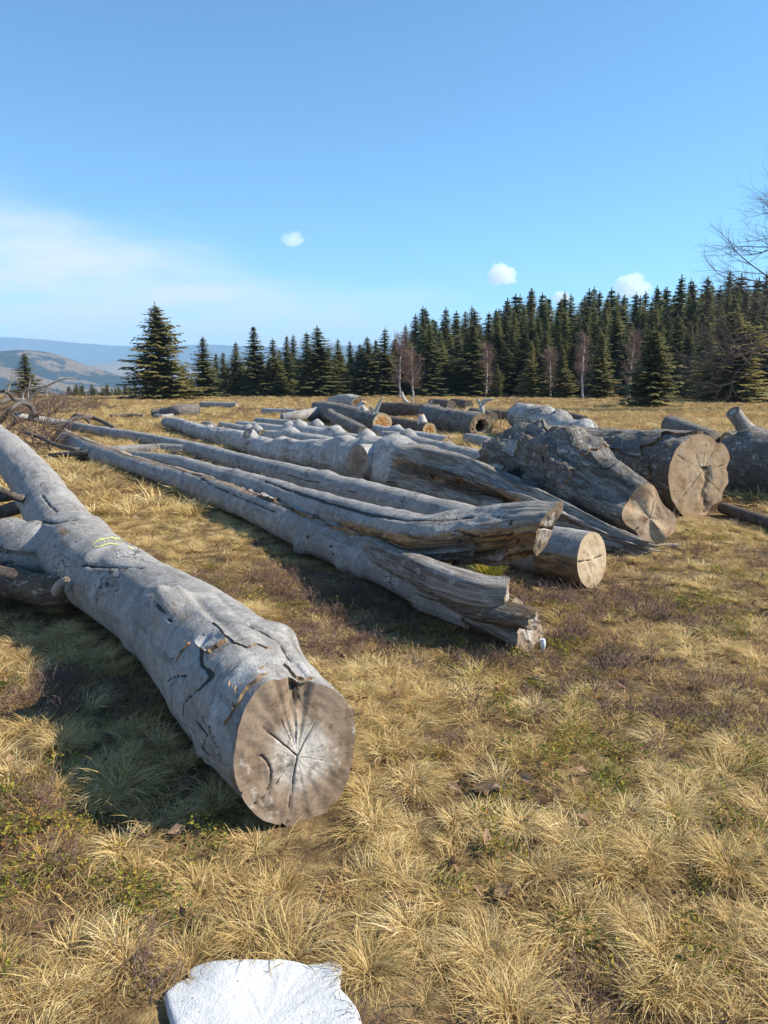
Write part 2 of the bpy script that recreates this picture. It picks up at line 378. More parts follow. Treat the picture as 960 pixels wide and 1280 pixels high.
def ridge(name, prof, D, depth, foot, mat, rough, seed, label, nx=220, ny=60):
    """a range of hills: crest rows prof [(u, v), ...] seen at distance D, real width depth, falling to height foot"""
    pu = np.array([p[0] for p in prof], float); pv = np.array([p[1] for p in prof], float)
    xs = (np.linspace(pu[0], pu[-1], nx) - 480) / F * D
    crest = CZ + D * (474 - np.interp(np.linspace(pu[0], pu[-1], nx), pu, pv)) / F
    k = np.ones(5) / 5
    crest = np.convolve(np.pad(crest, 2, mode='edge'), k, 'valid')
    ty = np.linspace(-1, 1, ny)
    X, Tt = np.meshgrid(xs, ty, indexing='ij')
    fall = np.where(Tt < 0, 1 - np.abs(Tt) ** 1.15, 1 - np.abs(Tt) ** 1.6)
    nzv = fbm(xyz(X / depth * 3.1, Tt * 1.6, seed), 5, 0.55)
    Z = foot + (crest[:, None] - foot) * fall + (crest[:, None] - foot) * rough * nzv * (0.25 + 1.6 * np.abs(Tt) * (1 - np.abs(Tt)) * 2)
    Y = D + Tt * depth + 0.12 * depth * fbm(xyz(X / depth * 2, Tt, seed + 5), 3)
    o = mesh_obj(name, xyz(X, Y, Z).reshape(-1, 3), grid_faces(nx, ny)[:, ::-1], mat)
    tag(o, label, None, None, 'structure')
ridge('wooded_hills', [(-900, 470), (-500, 452), (-250, 446), (-120, 452), (-40, 449), (0, 444), (40, 440), (75, 445), (110, 458), (150, 468), (190, 474), (240, 478), (300, 476), (380, 470), (520, 466), (900, 470)], 2600, 1000, -170, M['hill'], 0.22, 3.3, 'dark wooded hills with brown clearings below the far mountains')
ridge('open_hills', [(-700, 462), (-300, 458), (0, 462), (90, 461), (130, 455), (180, 453), (230, 455), (290, 451), (340, 455), (420, 460), (600, 458), (1000, 464)], 4600, 1300, -190, M['hill2'], 0.18, 8.1, 'pale brown open hill beyond the wooded hills')
ridge('mountain_range', [(-1500, 440), (-900, 426), (-500, 433), (-200, 428), (-60, 425), (0, 424), (40, 422.5), (65, 425), (85, 430), (130, 431), (180, 434), (240, 433), (290, 432), (340, 436), (430, 434), (560, 430), (750, 436), (1000, 428), (1500, 434), (2200, 440)], 7600, 1500, -200, M['mount'], 0.10, 12.7, 'blue mountain range on the horizon')

# haze over the whole land
hb = np.array([(x, y, z) for x in (-16500, 16500) for y in (-9900, 9900) for z in (-420, 520)], float)
hf = np.array([(0, 1, 3, 2), (4, 6, 7, 5), (0, 4, 5, 1), (2, 3, 7, 6), (0, 2, 6, 4), (1, 5, 7, 3)])
hm, ht = new_mat('blue_haze')
pv = N(ht, 'ShaderNodeVolumePrincipled', ins={'Color': (0.44, 0.70, 1.0, 1), 'Density': 1.6e-4, 'Anisotropy': 0.0})
N(ht, 'ShaderNodeOutputMaterial', ins={1: pv.outputs[0]})
haze = mesh_obj('haze', hb, hf, hm, smooth=False)
tag(haze, 'blue haze over the valley and mountains', None, None, 'stuff')

# ------------------------------------------------------------------ logs
ALL_LOGS = []          # (points, radii) of everything lying on the meadow: the grass keeps clear of it
def catmull(P, n):
    P = np.asarray(P, float)
    if len(P) == 2:
        t = np.linspace(0, 1, n)[:, None]; return P[0] * (1 - t) + P[1] * t
    Q = np.vstack([2 * P[0] - P[1], P, 2 * P[-1] - P[-2]])
    d = np.concatenate([[0], np.cumsum(np.maximum(np.linalg.norm(np.diff(P[:, :3], axis=0), axis=1), 1e-4))])
    tt = np.linspace(0, d[-1], n); k = np.clip(np.searchsorted(d, tt, side='right') - 1, 0, len(P) - 2)
    u = ((tt - d[k]) / (d[k + 1] - d[k]))[:, None]
    h = (d[k + 1] - d[k])[:, None]
    def slope(i):   # finite difference tangents in arc length
        i = np.clip(i, 0, len(P) - 1); lo = np.clip(i - 1, 0, len(P) - 1); hi = np.clip(i + 1, 0, len(P) - 1)
        return (P[hi] - P[lo]) / np.maximum((d[hi] - d[lo])[:, None], 1e-5)
    m0, m1 = slope(k) * h, slope(k + 1) * h
    return (2 * u**3 - 3 * u**2 + 1) * P[k] + (u**3 - 2 * u**2 + u) * m0 + (-2 * u**3 + 3 * u**2) * P[k + 1] + (u**3 - u**2) * m1

class Stem:
    """a round stem along nodes (x, y, z, r); s = metres from the near end, th = angle (0 right, 90 deg up)"""
    def __init__(self, nodes, seed=0, amp=0.07, freq=1.6, flute=(0, 0.0), fine=0.012, knots=(), prof=None, extra=None, squash=1.0, keep=True):
        D = catmull(nodes, 260); self.pos = D[:, :3]; self.rad = np.maximum(D[:, 3], 0.004)
        seg = np.linalg.norm(np.diff(self.pos, axis=0), axis=1)
        self.s = np.concatenate([[0], np.cumsum(seg)]); self.L = self.s[-1]
        T = np.gradient(self.pos, axis=0); T /= np.linalg.norm(T, axis=1)[:, None]
        self.T = T
        side = np.zeros_like(T); ref = np.array([0, 0, 1.0])
        s0 = np.cross(T[0], ref)
        if np.linalg.norm(s0) < 0.3: s0 = np.cross(T[0], np.array([0, 1.0, 0]))
        s0 /= np.linalg.norm(s0); side[0] = s0
        for i in range(1, len(T)):
            q = side[i - 1] - T[i] * np.dot(side[i - 1], T[i]); side[i] = q / np.linalg.norm(q)
        self.side = side; self.up = np.cross(side, T)
        self.seed, self.amp, self.freq, self.flute, self.fine, self.knots, self.prof, self.extra, self.squash = seed, amp, freq, flute, fine, knots, prof, extra, squash
        g_ = np.random.default_rng(int(seed * 97) + 5)     # scars of lost side branches
        self.auto = [(g_.uniform(.1, self.L), g_.uniform(0, 6.28), q_ * g_.uniform(.22, .5), q_ * g_.uniform(.05, .14)) for q_ in [float(np.median(self.rad))] for _ in range(int(self.L * 1.6))] if keep and len(nodes) > 2 else []
        self.knots = tuple(self.knots) + tuple(self.auto)
        if keep: ALL_LOGS.append((self.pos[::4].copy(), self.rad[::4].copy()))
    def _i(self, A, s):
        return np.stack([np.interp(s, self.s, A[:, k]) for k in range(3)], -1)
    def r0(self, s): return np.interp(s, self.s, self.rad)
    def lc(self, s, th):
        r = self.r0(s); return np.stack([s + self.seed * 3.7, r * np.cos(th) + self.seed, r * np.sin(th) + self.seed * 0.5], -1)
    def Rr(self, s, th):
        r = self.r0(s); q = self.lc(s, th)
        m = 1 + self.amp * fbm(q * self.freq, 3) + self.fine * fbm(q * 14, 3)
        n, a = self.flute
        if n: m = m + a * np.cos(n * th + 2.2 * fbm(np.stack([s * 0.35, s * 0 + self.seed, s * 0], -1), 2) + self.seed)
        out = r * m
        for ks, kt, size, hgt in self.knots:
            dt = np.angle(np.exp(1j * (th - kt))) * r
            d2 = ((s - ks) ** 2 + dt ** 2) / size ** 2
            out = out + hgt * np.exp(-d2 * 1.6) * (1 + 0.10 * np.cos(np.sqrt(d2 + 1e-6) * 9))
        if self.prof is not None: out = out * self.prof(s, th)
        if self.extra is not None: out = out + self.extra(s, th)
        if hasattr(self, 'L_'): out = out - .014 * self.line_field(s, th)
        return out
    def P(self, s, th, off=0.0):
        s = np.asarray(s, float); th = np.asarray(th, float)
        rr = self.Rr(s, th) + off
        sc_ = np.clip(s, 0, self.L); over = (s - sc_)[..., None]
        return self._i(self.pos, sc_) + self._i(self.T, sc_) * over + self._i(self.side, sc_) * (rr * np.cos(th))[..., None] + self._i(self.up, sc_) * (rr * np.sin(th) * self.squash)[..., None]
    def mesh(self, name, mat, parent, na=56, ns=None, ragged=None, mask=None, s0=0.0, s1=None, power=1.0, far_cap=True):
        s1 = self.L if s1 is None else s1
        ns = ns or int(np.clip((s1 - s0) / 0.05, 20, 300))
        u = np.linspace(0, 1, ns) ** power; th = np.linspace(0, 2 * np.pi, na, endpoint=False)
        U, TH = np.meshgrid(u, th, indexing='ij')
        S = s0 + (s1 - s0) * U
        if ragged is not None: S = S + ragged(TH) * (1 - np.clip((S - s0) / 0.8, 0, 1)) ** 2
        V = self.P(S, TH); q = self.lc(S, TH)
        mk = mask(S, TH) if mask else np.zeros(S.shape + (3,))
        for ks, kt, size, hgt in self.auto:
            d_ = np.hypot(S - ks, np.angle(np.exp(1j * (TH - kt))) * self.r0(S)) / size
            mk[..., 2] += .62 * np.exp(-((d_ - .55) / .16) ** 2) * (np.sin(ks * 40) > -.2); mk[..., 1] += .4 * np.exp(-(d_ / .4) ** 2)
        Fs = [grid_faces(ns, na, True)]
        V = V.reshape(-1, 3); q = q.reshape(-1, 3); mk = mk.reshape(-1, 3)
        if far_cap:
            c = V[-na:].mean(0); V = np.vstack([V, c]); q = np.vstack([q, q[-1]]); mk = np.vstack([mk, [1, 0, 0]])
            b = (ns - 1) * na; j = np.arange(na)
            Fs.append(np.stack([b + j, b + (j + 1) % na, np.full(na, len(V) - 1)], -1))
        self.ring0 = V[:na].copy(); self.th = th; self.S0 = S[0]
        return mesh_obj(name, V, Fs, mat, parent, attrs={'lc': q, 'mk': mk})
    def face(self, name, mat, parent, nr=22, dome=0.0, rough=0.004, pith=(0, 0), cracks=(), inset=0.0, hollow=0.0, rim=None, seed=0, shape=None):
        """sawn or broken end closing the near ring; cracks = (angle, from, to, width in radii, depth)"""
        ring = self.ring0; na = len(ring); c0 = ring.mean(0)
        r = np.linalg.norm(ring - c0, axis=1).mean()
        a, b, T = self.side[0], self.up[0], self.T[0]
        c = c0 + a * pith[0] * r + b * pith[1] * r
        rho = np.linspace(1, 0, nr)[:, None]
        Pm = c + (ring[None] - c) * rho[..., None]
        d = Pm - c
        X = (d @ a) / r; Y = (d @ b) / r
        dep = inset * np.minimum(1, (1 - rho) * 12) + rough * fbm(np.stack([X * 5 + seed, Y * 5, X * 0 + seed], -1), 4) * np.minimum(1, (1 - rho) * 6) * 2 - dome * (1 - rho ** 2)
        crack = np.zeros_like(X); ang = np.arctan2(Y, X); rd = np.hypot(X, Y)
        for (ca, f0, f1, w, dp) in cracks:
            wob = 0.05 * fbm(np.stack([rd * 5, rd * 0 + ca, rd * 0], -1), 3)
            dd = np.abs(np.angle(np.exp(1j * (ang - ca - wob)))) * rd
            k = np.exp(-(dd / w) ** 2) * sstep(rd, f0 - 0.03, f0 + 0.02) * (1 - sstep(rd, f1 - 0.15, f1))
            crack = np.maximum(crack, k); dep = dep + k * dp
        if hollow:
            hk = 1 - sstep(rd * (1 + 0.25 * fbm(np.stack([np.cos(ang) * 2, np.sin(ang) * 2, ang * 0 + seed], -1), 3)), hollow * 0.85, hollow)
            dep = dep + hk * 0.35; crack = np.maximum(crack, hk * 0.75)
        if shape is not None: dep, crack = shape(X, Y, dep, crack)
        V = (Pm + T * dep[..., None]).reshape(-1, 3)
        fc = np.stack([X, Y, crack], -1).reshape(-1, 3)
        return mesh_obj(name, V, grid_faces(nr, na, True)[:, ::-1], mat, parent, attrs={'fc': fc})
    def plate(self, name, mat, parent, s0, s1, t0, t1, lift=0.012, seed=0, wd=0.0, curl=0.0, ragged=0.35, n=(16, 14)):
        """a loose plate of bark lying on the stem: own thickness, ragged outline, edges that may curl"""
        u = np.linspace(-1, 1, n[0]); v = np.linspace(-1, 1, n[1])
        U, Vv = np.meshgrid(u, v, indexing='ij')
        rad = np.maximum(np.abs(U), np.abs(Vv)); ang = np.arctan2(Vv, U)
        k = 1 + ragged * fbm(np.stack([np.cos(ang) * 1.8 + seed, np.sin(ang) * 1.8, ang * 0 + seed], -1), 4) * rad
        S = (s0 + s1) / 2 + (s1 - s0) / 2 * U * k; TH = (t0 + t1) / 2 + (t1 - t0) / 2 * Vv * k
        top = self.P(S, TH, lift + curl * np.maximum(0, rad - 0.4) ** 2 + 0.006 * fbm(self.lc(S, TH) * 12 + seed, 3))
        bot = self.P(S, TH, -0.012 + curl * np.maximum(0, rad - 0.4) ** 2)
        nu, nv = n; q = self.lc(S, TH).reshape(-1, 3)
        g = grid_faces(nu, nv); off = nu * nv; tp = top.reshape(-1, 3); bt = bot.reshape(-1, 3)
        b = np.concatenate([np.arange(nv), np.arange(1, nu) * nv + nv - 1, (nu - 1) * nv + np.arange(nv - 2, -1, -1), np.arange(nu - 2, 0, -1) * nv])
        nb_ = len(b); j = np.arange(nb_); rimf = np.stack([2 * off + j, 2 * off + nb_ + j, 2 * off + nb_ + (j + 1) % nb_, 2 * off + (j + 1) % nb_], -1)
        mk = np.zeros((2 * off + 2 * nb_, 3)); mk[:, 0] = wd; mk[2 * off:] = (0, .8, .3)      # broken rim shows brown inner bark
        return mesh_obj(name, np.vstack([tp, bt, tp[b], bt[b]]), [g, g[:, ::-1] + off, rimf], mat, parent, attrs={'lc': np.vstack([q, q, q[b], q[b]]), 'mk': mk})
    def pix(self, pts, smax=None):
        """(s, th) of surface points seen at photo pixels"""
        if not hasattr(self, '_grid'):
            S, TH = np.meshgrid(np.linspace(0, smax or self.L, 420), np.linspace(0, 2 * np.pi, 180, endpoint=False), indexing='ij')
            V = self.P(S, TH); d = V - np.array([0, 0, CZ]); dep = d[..., 1] * ct - d[..., 2] * st_
            nn = V - self._i(self.pos, S); vis = (nn * d).sum(-1) < 0
            self._grid = (S[vis], TH[vis], 480 + F * d[..., 0][vis] / dep[vis], 640 - F * (d[..., 1] * st_ + d[..., 2] * ct)[vis] / dep[vis])
        S, TH, U, W = self._grid; out = []
        for u, v in pts:
            k = np.argmin((U - u) ** 2 + (W - v) ** 2); out.append((S[k], TH[k]))
        return out
    def lines(self, polys, smax=None):
        self.L_ = [(self.pix(p, smax), w) for p, w in polys]
    def line_field(self, S, TH):
        out = np.zeros(np.shape(S))
        for pts, w in getattr(self, 'L_', []):
            for (s0, t0), (s1, t1) in zip(pts[:-1], pts[1:]):
                r = self.r0(np.array((s0 + s1) / 2)); dt1 = np.angle(np.exp(1j * (t1 - t0))) * r
                X = S - s0; Y = np.angle(np.exp(1j * (TH - t0))) * r
                k = np.clip((X * (s1 - s0) + Y * dt1) / max((s1 - s0) ** 2 + dt1 ** 2, 1e-8), 0, 1)
                d = np.hypot(X - k * (s1 - s0), Y - k * dt1) + .004 * vnoise(np.stack([S * 40, TH * 9, S * 0], -1))
                out = np.maximum(out, np.exp(-(np.maximum(d, 0) / (w * (.85 + .45 * vnoise(np.stack([S * 16, TH * 5, S * 0 + w * 900], -1))))) ** 2))
        return out

def base_of(nodes):
    n = nodes[0]; return (n[0], n[1], max(n[2] - n[3], 0))
def limb(stem_nodes, name, mat, parent, seed, face=None, na=20, amp=0.10, knots=(), flute=(0, 0), keep=True, fmat=None, ragged=0.0, rough=0.01, mask=None, **kw):
    """a limb or stub growing from a log: near end = free end. The free end may carry a cut face (sub-part)"""
    s = Stem(stem_nodes, seed, amp, 3.0, flute, 0.02, knots, keep=keep)
    rg = (lambda th: ragged * fbm(np.stack([np.cos(th) * 2, np.sin(th) * 2, th * 0 + seed], -1), 3)) if ragged else None
    o = s.mesh(name, mat, parent, na=na, ns=int(np.clip(s.L / 0.04, 10, 120)), ragged=rg, mask=mask, far_cap=False)
    s.face(face or 'cut_face', fmat or M['face_grey'], o, nr=8, rough=rough, seed=seed)
    return s, o
def mkvec(S, wd=0, rot=0, dk=0):
    z = np.zeros(S.shape); return np.stack([z + wd, z + rot, z + dk], -1)
DEG = np.pi / 180
def bumpat(S, TH, s0, t0, ss, ts):
    return np.exp(-(((S - s0) / ss) ** 2 + (np.angle(np.exp(1j * (TH - t0))) / ts) ** 2))

# ---- the near log with the big sawn end
n1 = [node(370, 935, 84), node(336, 897, 83), node(298, 856, 80), node(247, 803, 67), node(200, 765, 57), node(155, 735, 51), node(105, 700, 47, .04), node(66, 643, 34, .12), node(45, 607, 28, .26), node(15, 572, 24, .5), node(-22, 541, 20.5, .72), node(-60, 512, 17, .95)]
t = thing('felled_log', 'thick grey beech trunk in the foreground, its big round sawn end towards the viewer', 'log', base_of(n1))
ctl = np.array([(0, 1.02), (18, 1.10), (40, 1.02), (58, 0.95), (75, .95), (92, 1.0), (110, 1.05), (128, 1.0), (145, 0.95), (165, 0.96), (195, 1.02), (225, 1.05), (250, 1.04), (285, 1.05), (320, 1.01), (345, 0.99), (360, 1.02)])
def prof1(s, th):
    d = (th / DEG) % 360
    k = np.interp(d, ctl[:, 0], ctl[:, 1]); w = np.exp(-(np.maximum(s, 0) / 0.45) ** 1.5)
    return 1 + (k - 1) * w
def extra1(s, th):     # a torn strip along the top right of the butt, the lip at the fork, long folds
    e = -0.012 * bumpat(s, th, 0.12, 70 * DEG, 0.22, 12 * DEG)
    e = e + 0.05 * bumpat(s, th, 0.62, 42 * DEG, 0.10, 18 * DEG)
    e = e - 0.012 * bumpat(s, th, 0.85, 100 * DEG, 0.25, 5 * DEG)
    fold = np.abs(vnoise(np.stack([s * 1.1 + 9, np.cos(th) * 1.4, np.sin(th) * 1.4], -1)))
    e = e - 0.010 * np.exp(-(fold / 0.06) ** 2) * (s < 2.2)
    return e
st1 = Stem(n1, 1.0, 0.06, 1.7, (0, 0), 0.018, [(1.12, 122 * DEG, 0.115, 0.135), (0.62, 182 * DEG, 0.10, 0.025), (0.33, 205 * DEG, 0.07, 0.025), (2.6, 160 * DEG, 0.16, 0.03), (3.55, 60 * DEG, 0.2, 0.03)], prof1, extra1)
st1.lines([([(259, 800), (252, 809), (250, 831), (266, 842), (247, 860), (229, 878), (228, 894)], .012), ([(208, 853), (216, 846), (231, 844)], .008), ([(244, 901), (258, 918), (252, 936), (263, 948)], .010), ([(311, 781), (352, 807), (375, 842), (398, 877), (416, 892)], .010), ([(101, 706), (131, 708), (145, 709), (177, 710)], .010), ([(52, 619), (62, 633), (71, 640)], .010), ([(47, 651), (70, 654), (97, 649)], .014), ([(205, 735), (203, 755), (212, 775)], .008)], 6.0)
bS, bT = st1.pix([(228, 765)])[0]; pS, pT = st1.pix([(262, 805)])[0]
def mask1(S, TH):
    m = mkvec(S)
    m[..., 2] = 0.95 * st1.line_field(S, TH) + 0.4 * bumpat(S, TH, 0.05, 150 * DEG, .10, .3)
    m[..., 0] = 0.8 * bumpat(S, TH, 0.06, 78 * DEG, 0.10, 18 * DEG)
    m[..., 1] = 0.42 * bumpat(S, TH, bS, bT, .22, .42) + .6 * bumpat(S, TH, pS, pT, .10, .2) + 0.55 * bumpat(S, TH, 3.3, 120 * DEG, 0.2, 14 * DEG) + .45 * np.exp(-(S / .10) ** 2)
    return m
rg1 = lambda th: 0.085 * np.sin(th) + 0.020 * np.exp(-(np.angle(np.exp(1j * (th - 72 * DEG))) / 0.5) ** 2) * (1 + fbm(np.stack([np.cos(th) * 9, np.sin(th) * 9, th * 0], -1), 3)) + 0.006 * fbm(np.stack([np.cos(th) * 6, np.sin(th) * 6, th * 0], -1), 3)
st1.mesh('trunk', M['beech'], t, na=180, ns=420, ragged=rg1, mask=mask1, power=1.45)
def shape1(X, Y, dep, crack):
    # rotten pocket at the top edge and the curved shake at the left
    k = np.exp(-(((X - 0.12) / 0.13) ** 2 + ((Y - 0.80) / 0.20) ** 2)) * (1 + 0.8 * fbm(np.stack([X * 14, Y * 5, X * 0], -1), 3))
    dep = dep + 0.035 * np.clip(k, 0, 1); crack = np.maximum(crack, np.clip(k * 0.75, 0, 0.65))
    rd = np.hypot(X + 0.78, Y + 0.15)
    a = np.exp(-((rd - 0.36 - 0.1 * Y) / 0.012) ** 2) * (X > -0.75) * (Y < 0.15) * (Y > -0.55)
    return dep + a * 0.012, np.maximum(crack, a * 0.8)
st1.face('cut_face', M['face_grey'], t, nr=64, rough=0.004, pith=(0.02, -0.12), cracks=[(250 * DEG, 0, 1.0, 0.010, 0.010), (133 * DEG, 0, 0.80, 0.010, 0.010), (46 * DEG, 0, 0.62, 0.009, 0.008), (-20 * DEG, 0.05, 0.6, 0.005, 0.003), (108 * DEG, 0.25, 0.75, 0.006, 0.004), (95 * DEG, 0.15, 0.5, 0.005, 0.003), (215 * DEG, 0.1, 0.55, 0.005, 0.003)], shape=shape1)
for i, (px, ds, dth, lf, mt, cu) in enumerate([((318, 862), .17, 17, .010, 'beech_pale', .006), ((304, 900), .05, 13, .010, 'beech_pale', .015), ((300, 790), .16, 13, .007, 'beech', .004), ((392, 862), .20, 9, .012, 'beech_pale', .004), ((262, 803), .07, 9, .009, 'beech_pale', .02), ((222, 812), .06, 9, .007, 'beech', .008)]):
    a, b = st1.pix([px])[0]
    st1.plate('bark_plate', M[mt], t, max(a - ds, .12), max(a + ds, .22), b - dth * DEG, b + dth * DEG, lf, i + 2.5, 0, cu, .5, (20, 18))
nA = [node(-75, 668, 21, .10), node(-30, 676, 25, .10), node(0, 681, 28, .10), node(45, 690, 30, .09), node(88, 694, 30, .08), node(110, 698, 26, .10)]
sA, oA = limb(nA, 'limb', M['beech'], t, 4.2, na=40, flute=(3, 0.05))
nB = [node(-60, 716, 17, .02), node(-20, 722, 18, .04), node(30, 732, 19, .07), node(65, 738, 21, .08), node(95, 730, 24, .10)]
def maskB(S, TH): return mkvec(S, 0, 0.35 + 0.7 * bumpat(S, TH, 0.5, 250 * DEG, .5, .6))
sB, oB = limb(nB, 'limb', M['brown'], t, 5.2, na=32, amp=0.16, mask=maskB)
# raised collar of bark where the limb leaves the trunk
sA.plate('bark_collar', M['beech'], t, sA.L * .62, sA.L * .97, 20 * DEG, 150 * DEG, 0.035, 8.0, 0, 0.07, 0.2)
nc = [node(84, 724, 3.5, .36), node(77, 729, 5.5, .32), node(72, 738, 8, .22)]
limb(nc, 'branch_stub', M['beech'], t, 6.1, na=14, keep=False, fmat=M['face_dark'], ragged=.02)
# broken side branches in the dark behind the limb
for i, pts in enumerate([[(-40, 648, 7, .05), (0, 640, 8, .15), (30, 632, 9, .25), (42, 628, 9, .3)], [(-50, 612, 5, .35), (-10, 622, 6, .33), (20, 618, 7, .35), (38, 612, 8, .4)], [(-30, 600, 3.5, .75), (0, 612, 4, .6), (22, 622, 5, .5), (35, 622, 6, .42)]]):
    limb([node(*p) for p in pts], 'branch', M['deadlimb'], t, 7.7 + i, na=12, keep=False)
# pale yellow paint scrawl on the bark
def paint_mark(stem, target, parent):
    me = target.data; n = len(me.vertices); co = np.empty(n * 3, np.float32); me.vertices.foreach_get('co', co)
    bv = BVHTree.FromPolygons([Vector(c) for c in co.reshape(-1, 3)], [tuple(p.vertices) for p in me.polygons])
    V, Fs = [], []
    strokes = [[(116, 682), (121, 677), (128, 674), (131, 678)], [(126, 675), (133, 673), (136, 678), (133, 682)], [(134, 674), (141, 672), (145, 677)], [(143, 673), (149, 674), (152, 679)], [(118, 684), (126, 683), (136, 680), (148, 681)], [(160, 683), (166, 687)]]
    o0 = Vector((0, 0, CZ)); r_ = random.Random(2)
    for stk in strokes:
        pts = catmull([(a, b, 0, 0) for a, b in stk], 16)[:, :2]; prev = None
        for a, b in pts:
            row = []
            for dv in (-0.9, 0.9):
                d = Vector(ray(a + r_.uniform(-.3, .3), b + dv * r_.uniform(.5, 1.1))); hit, nn, _, _ = bv.ray_cast(o0, d.normalized())
                if hit is None: row = None; break
                if nn.dot(d) > 0: nn = -nn
                V.append(hit + nn * 0.003); row.append(len(V) - 1)
            if row and prev: Fs.append((prev[0], prev[1], row[1], row[0]))
            prev = row
    m, tt = new_mat('yellow_paint'); finish(tt, (0.62, 0.60, 0.22, 1), 0.7)
    o = mesh_obj('paint_mark', np.array([tuple(v) for v in V]), np.array(Fs), m, parent, smooth=False); o['label'] = 'pale yellow scrawl of paint on the bark'
paint_mark(st1, [c for c in t.children if c.name.startswith('trunk')][0], t)

# ---- the split trunk: two halves that part towards the near end
lo = [node(655, 783, 24), node(640, 775, 25), node(600, 757, 27), node(540, 735, 27), node(480, 707, 25), node(415, 680, 23), node(320, 636, 19), node(233, 603, 14.5), node(165, 581, 11.5), node(120, 566, 12), node(78, 545, 9)]
t = thing('split_log', 'long grey trunk split lengthwise, broken open into two halves at its near end', 'log', base_of(lo))
st2 = Stem(lo, 2.0, 0.13, 1.8, (3, 0.05), 0.035, [(2.05, 200 * DEG, 0.12, 0.06), (1.8, 215 * DEG, 0.08, 0.03)], None, lambda s, th: 0.02 * np.exp(-(s / .6) ** 2) * np.cos(3 * th + 1) - 0.05 * np.exp(-(s / .35) ** 2) * np.exp(-(np.angle(np.exp(1j * (th - 2.9))) / .3) ** 2))
k2 = st2.pix([(376, 684)])[0]; st2.knots = st2.knots + ((k2[0], k2[1], .10, .085),); del st2._grid
st2.lines([([(418, 668), (414, 682), (417, 700)], .010), ([(384, 668), (386, 690)], .008), ([(240, 592), (262, 605), (300, 622), (345, 640)], .010), ([(480, 700), (520, 722), (560, 742)], .009), ([(205, 583), (207, 598)], .010), ([(228, 590), (229, 606)], .010)], 14.0)
def mask2(S, TH):
    m = mkvec(S); m[..., 0] = 0.9 * (1 - sstep(S, 0.5, 1.1)) + 0.25
    m[..., 1] = 0.6 * np.exp(-((np.angle(np.exp(1j * (TH - 95 * DEG)))) / .5) ** 2) + 0.35 * (1 - sstep(S, 0.2, 0.7))
    m[..., 2] = 0.75 * np.exp(-((np.angle(np.exp(1j * (TH - (92 + 10 * np.sin(S * 2)) * DEG)))) / .12) ** 2) + 0.4 * np.exp(-((np.angle(np.exp(1j * (TH - 185 * DEG)))) / .10) ** 2) * (S < 1.2) + .95 * st2.line_field(S, TH)
    return m
rg2 = lambda th: 0.10 * np.sin(th * 1 + 0.3) + 0.03 * fbm(np.stack([np.cos(th) * 2.4, np.sin(th) * 2.4, th * 0 + 3], -1), 4)
st2.mesh('lower_half', M['beech'], t, na=72, ns=260, ragged=rg2, mask=mask2, power=1.2)
st2.face('broken_end', M['face_grey'], t, nr=26, rough=0.008, cracks=[(10 * DEG, 0, 1.1, 0.05, 0.08), (185 * DEG, 0, 1.1, 0.05, 0.08), (250 * DEG, 0.1, 1, 0.02, 0.02)], seed=3)
# slab that stands proud of the lower half, broken off short
sl = [node(634, 742, 21, .20), node(600, 740, 22, .19), node(545, 722, 21, .19), node(490, 697, 18, .17), node(440, 672, 12, .17)]
sS, oS = limb(sl, 'split_slab', M['beech'], t, 9.4, na=44, amp=.12, flute=(4, .06), fmat=M['face_grey'], ragged=.03, rough=.008, mask=lambda S, TH: mkvec(S, 0.55, 0.15, 0.3 * (np.sin(TH) < -.5)))
sl2 = [node(668, 775, 15, .13), node(640, 770, 16, .12), node(600, 762, 16, .10), node(560, 748, 12, .09)]
limb(sl2, 'split_slab', M['brown'], t, 9.9, na=36, amp=.2, flute=(3, .12), fmat=M['face_grey'], ragged=.05, rough=.01, mask=lambda S, TH: mkvec(S, 0.6, 0.45, 0.1))
up = [node(684, 660, 33, .44), node(664, 661, 33, .42), node(628, 666, 33, .36), node(590, 669, 33, .31), node(540, 674, 32, .26), node(500, 666, 27, .25), node(450, 652, 23, .22), node(400, 637, 20, .20), node(330, 611, 15, .18), node(270, 593, 11, .20), node(213, 576, 8, .2), node(165, 570, 6, .16)]
stU = Stem(up, 2.6, 0.13, 1.8, (3, 0.06), 0.035, [], None, lambda s, th: -0.06 * np.exp(-(s / 1.3) ** 2) * np.exp(-(np.angle(np.exp(1j * (th - 215 * DEG))) / .55) ** 2) + 0.025 * np.exp(-(s / 1.2) ** 2) * fbm(np.stack([s * 3, np.cos(th) * 3, np.sin(th) * 3], -1), 4) + .075 * (1 - sstep(s, 1.6, 3.6)) * np.exp(-(np.angle(np.exp(1j * (th - 212 * DEG))) / .8) ** 2) * fbm(np.stack([s * 1.6, np.cos(th) * 7, np.sin(th) * 7], -1), 4, .6))
stU.lines([([(330, 602), (415, 630), (465, 645), (530, 650), (590, 646)], .012), ([(300, 614), (345, 627), (390, 645)], .010), ([(560, 662), (600, 672), (640, 668)], .014), ([(480, 672), (530, 688), (575, 690)], .014), ([(610, 640), (640, 650), (650, 680)], .009)], 10.0)
def maskU(S, TH):
    low = np.exp(-((np.angle(np.exp(1j * (TH - 212 * DEG)))) / .95) ** 2); nr_ = 1 - sstep(S, 1.4, 3.4)
    return mkvec(S, 0.75 * low * nr_ + 0.55 * (1 - sstep(S, .1, .6)), 1.25 * low * nr_, 0.55 * np.exp(-((np.angle(np.exp(1j * (TH - 250 * DEG)))) / .45) ** 2) + 0.7 * np.exp(-((np.angle(np.exp(1j * (TH - (118 + 8 * np.sin(S)) * DEG)))) / .05) ** 2) * (S > 1) + .95 * stU.line_field(S, TH))
rgU = lambda th: 0.025 * fbm(np.stack([np.cos(th) * 1.8, np.sin(th) * 1.8, th * 0 + 8], -1), 4) - 0.10 * np.sin(th)
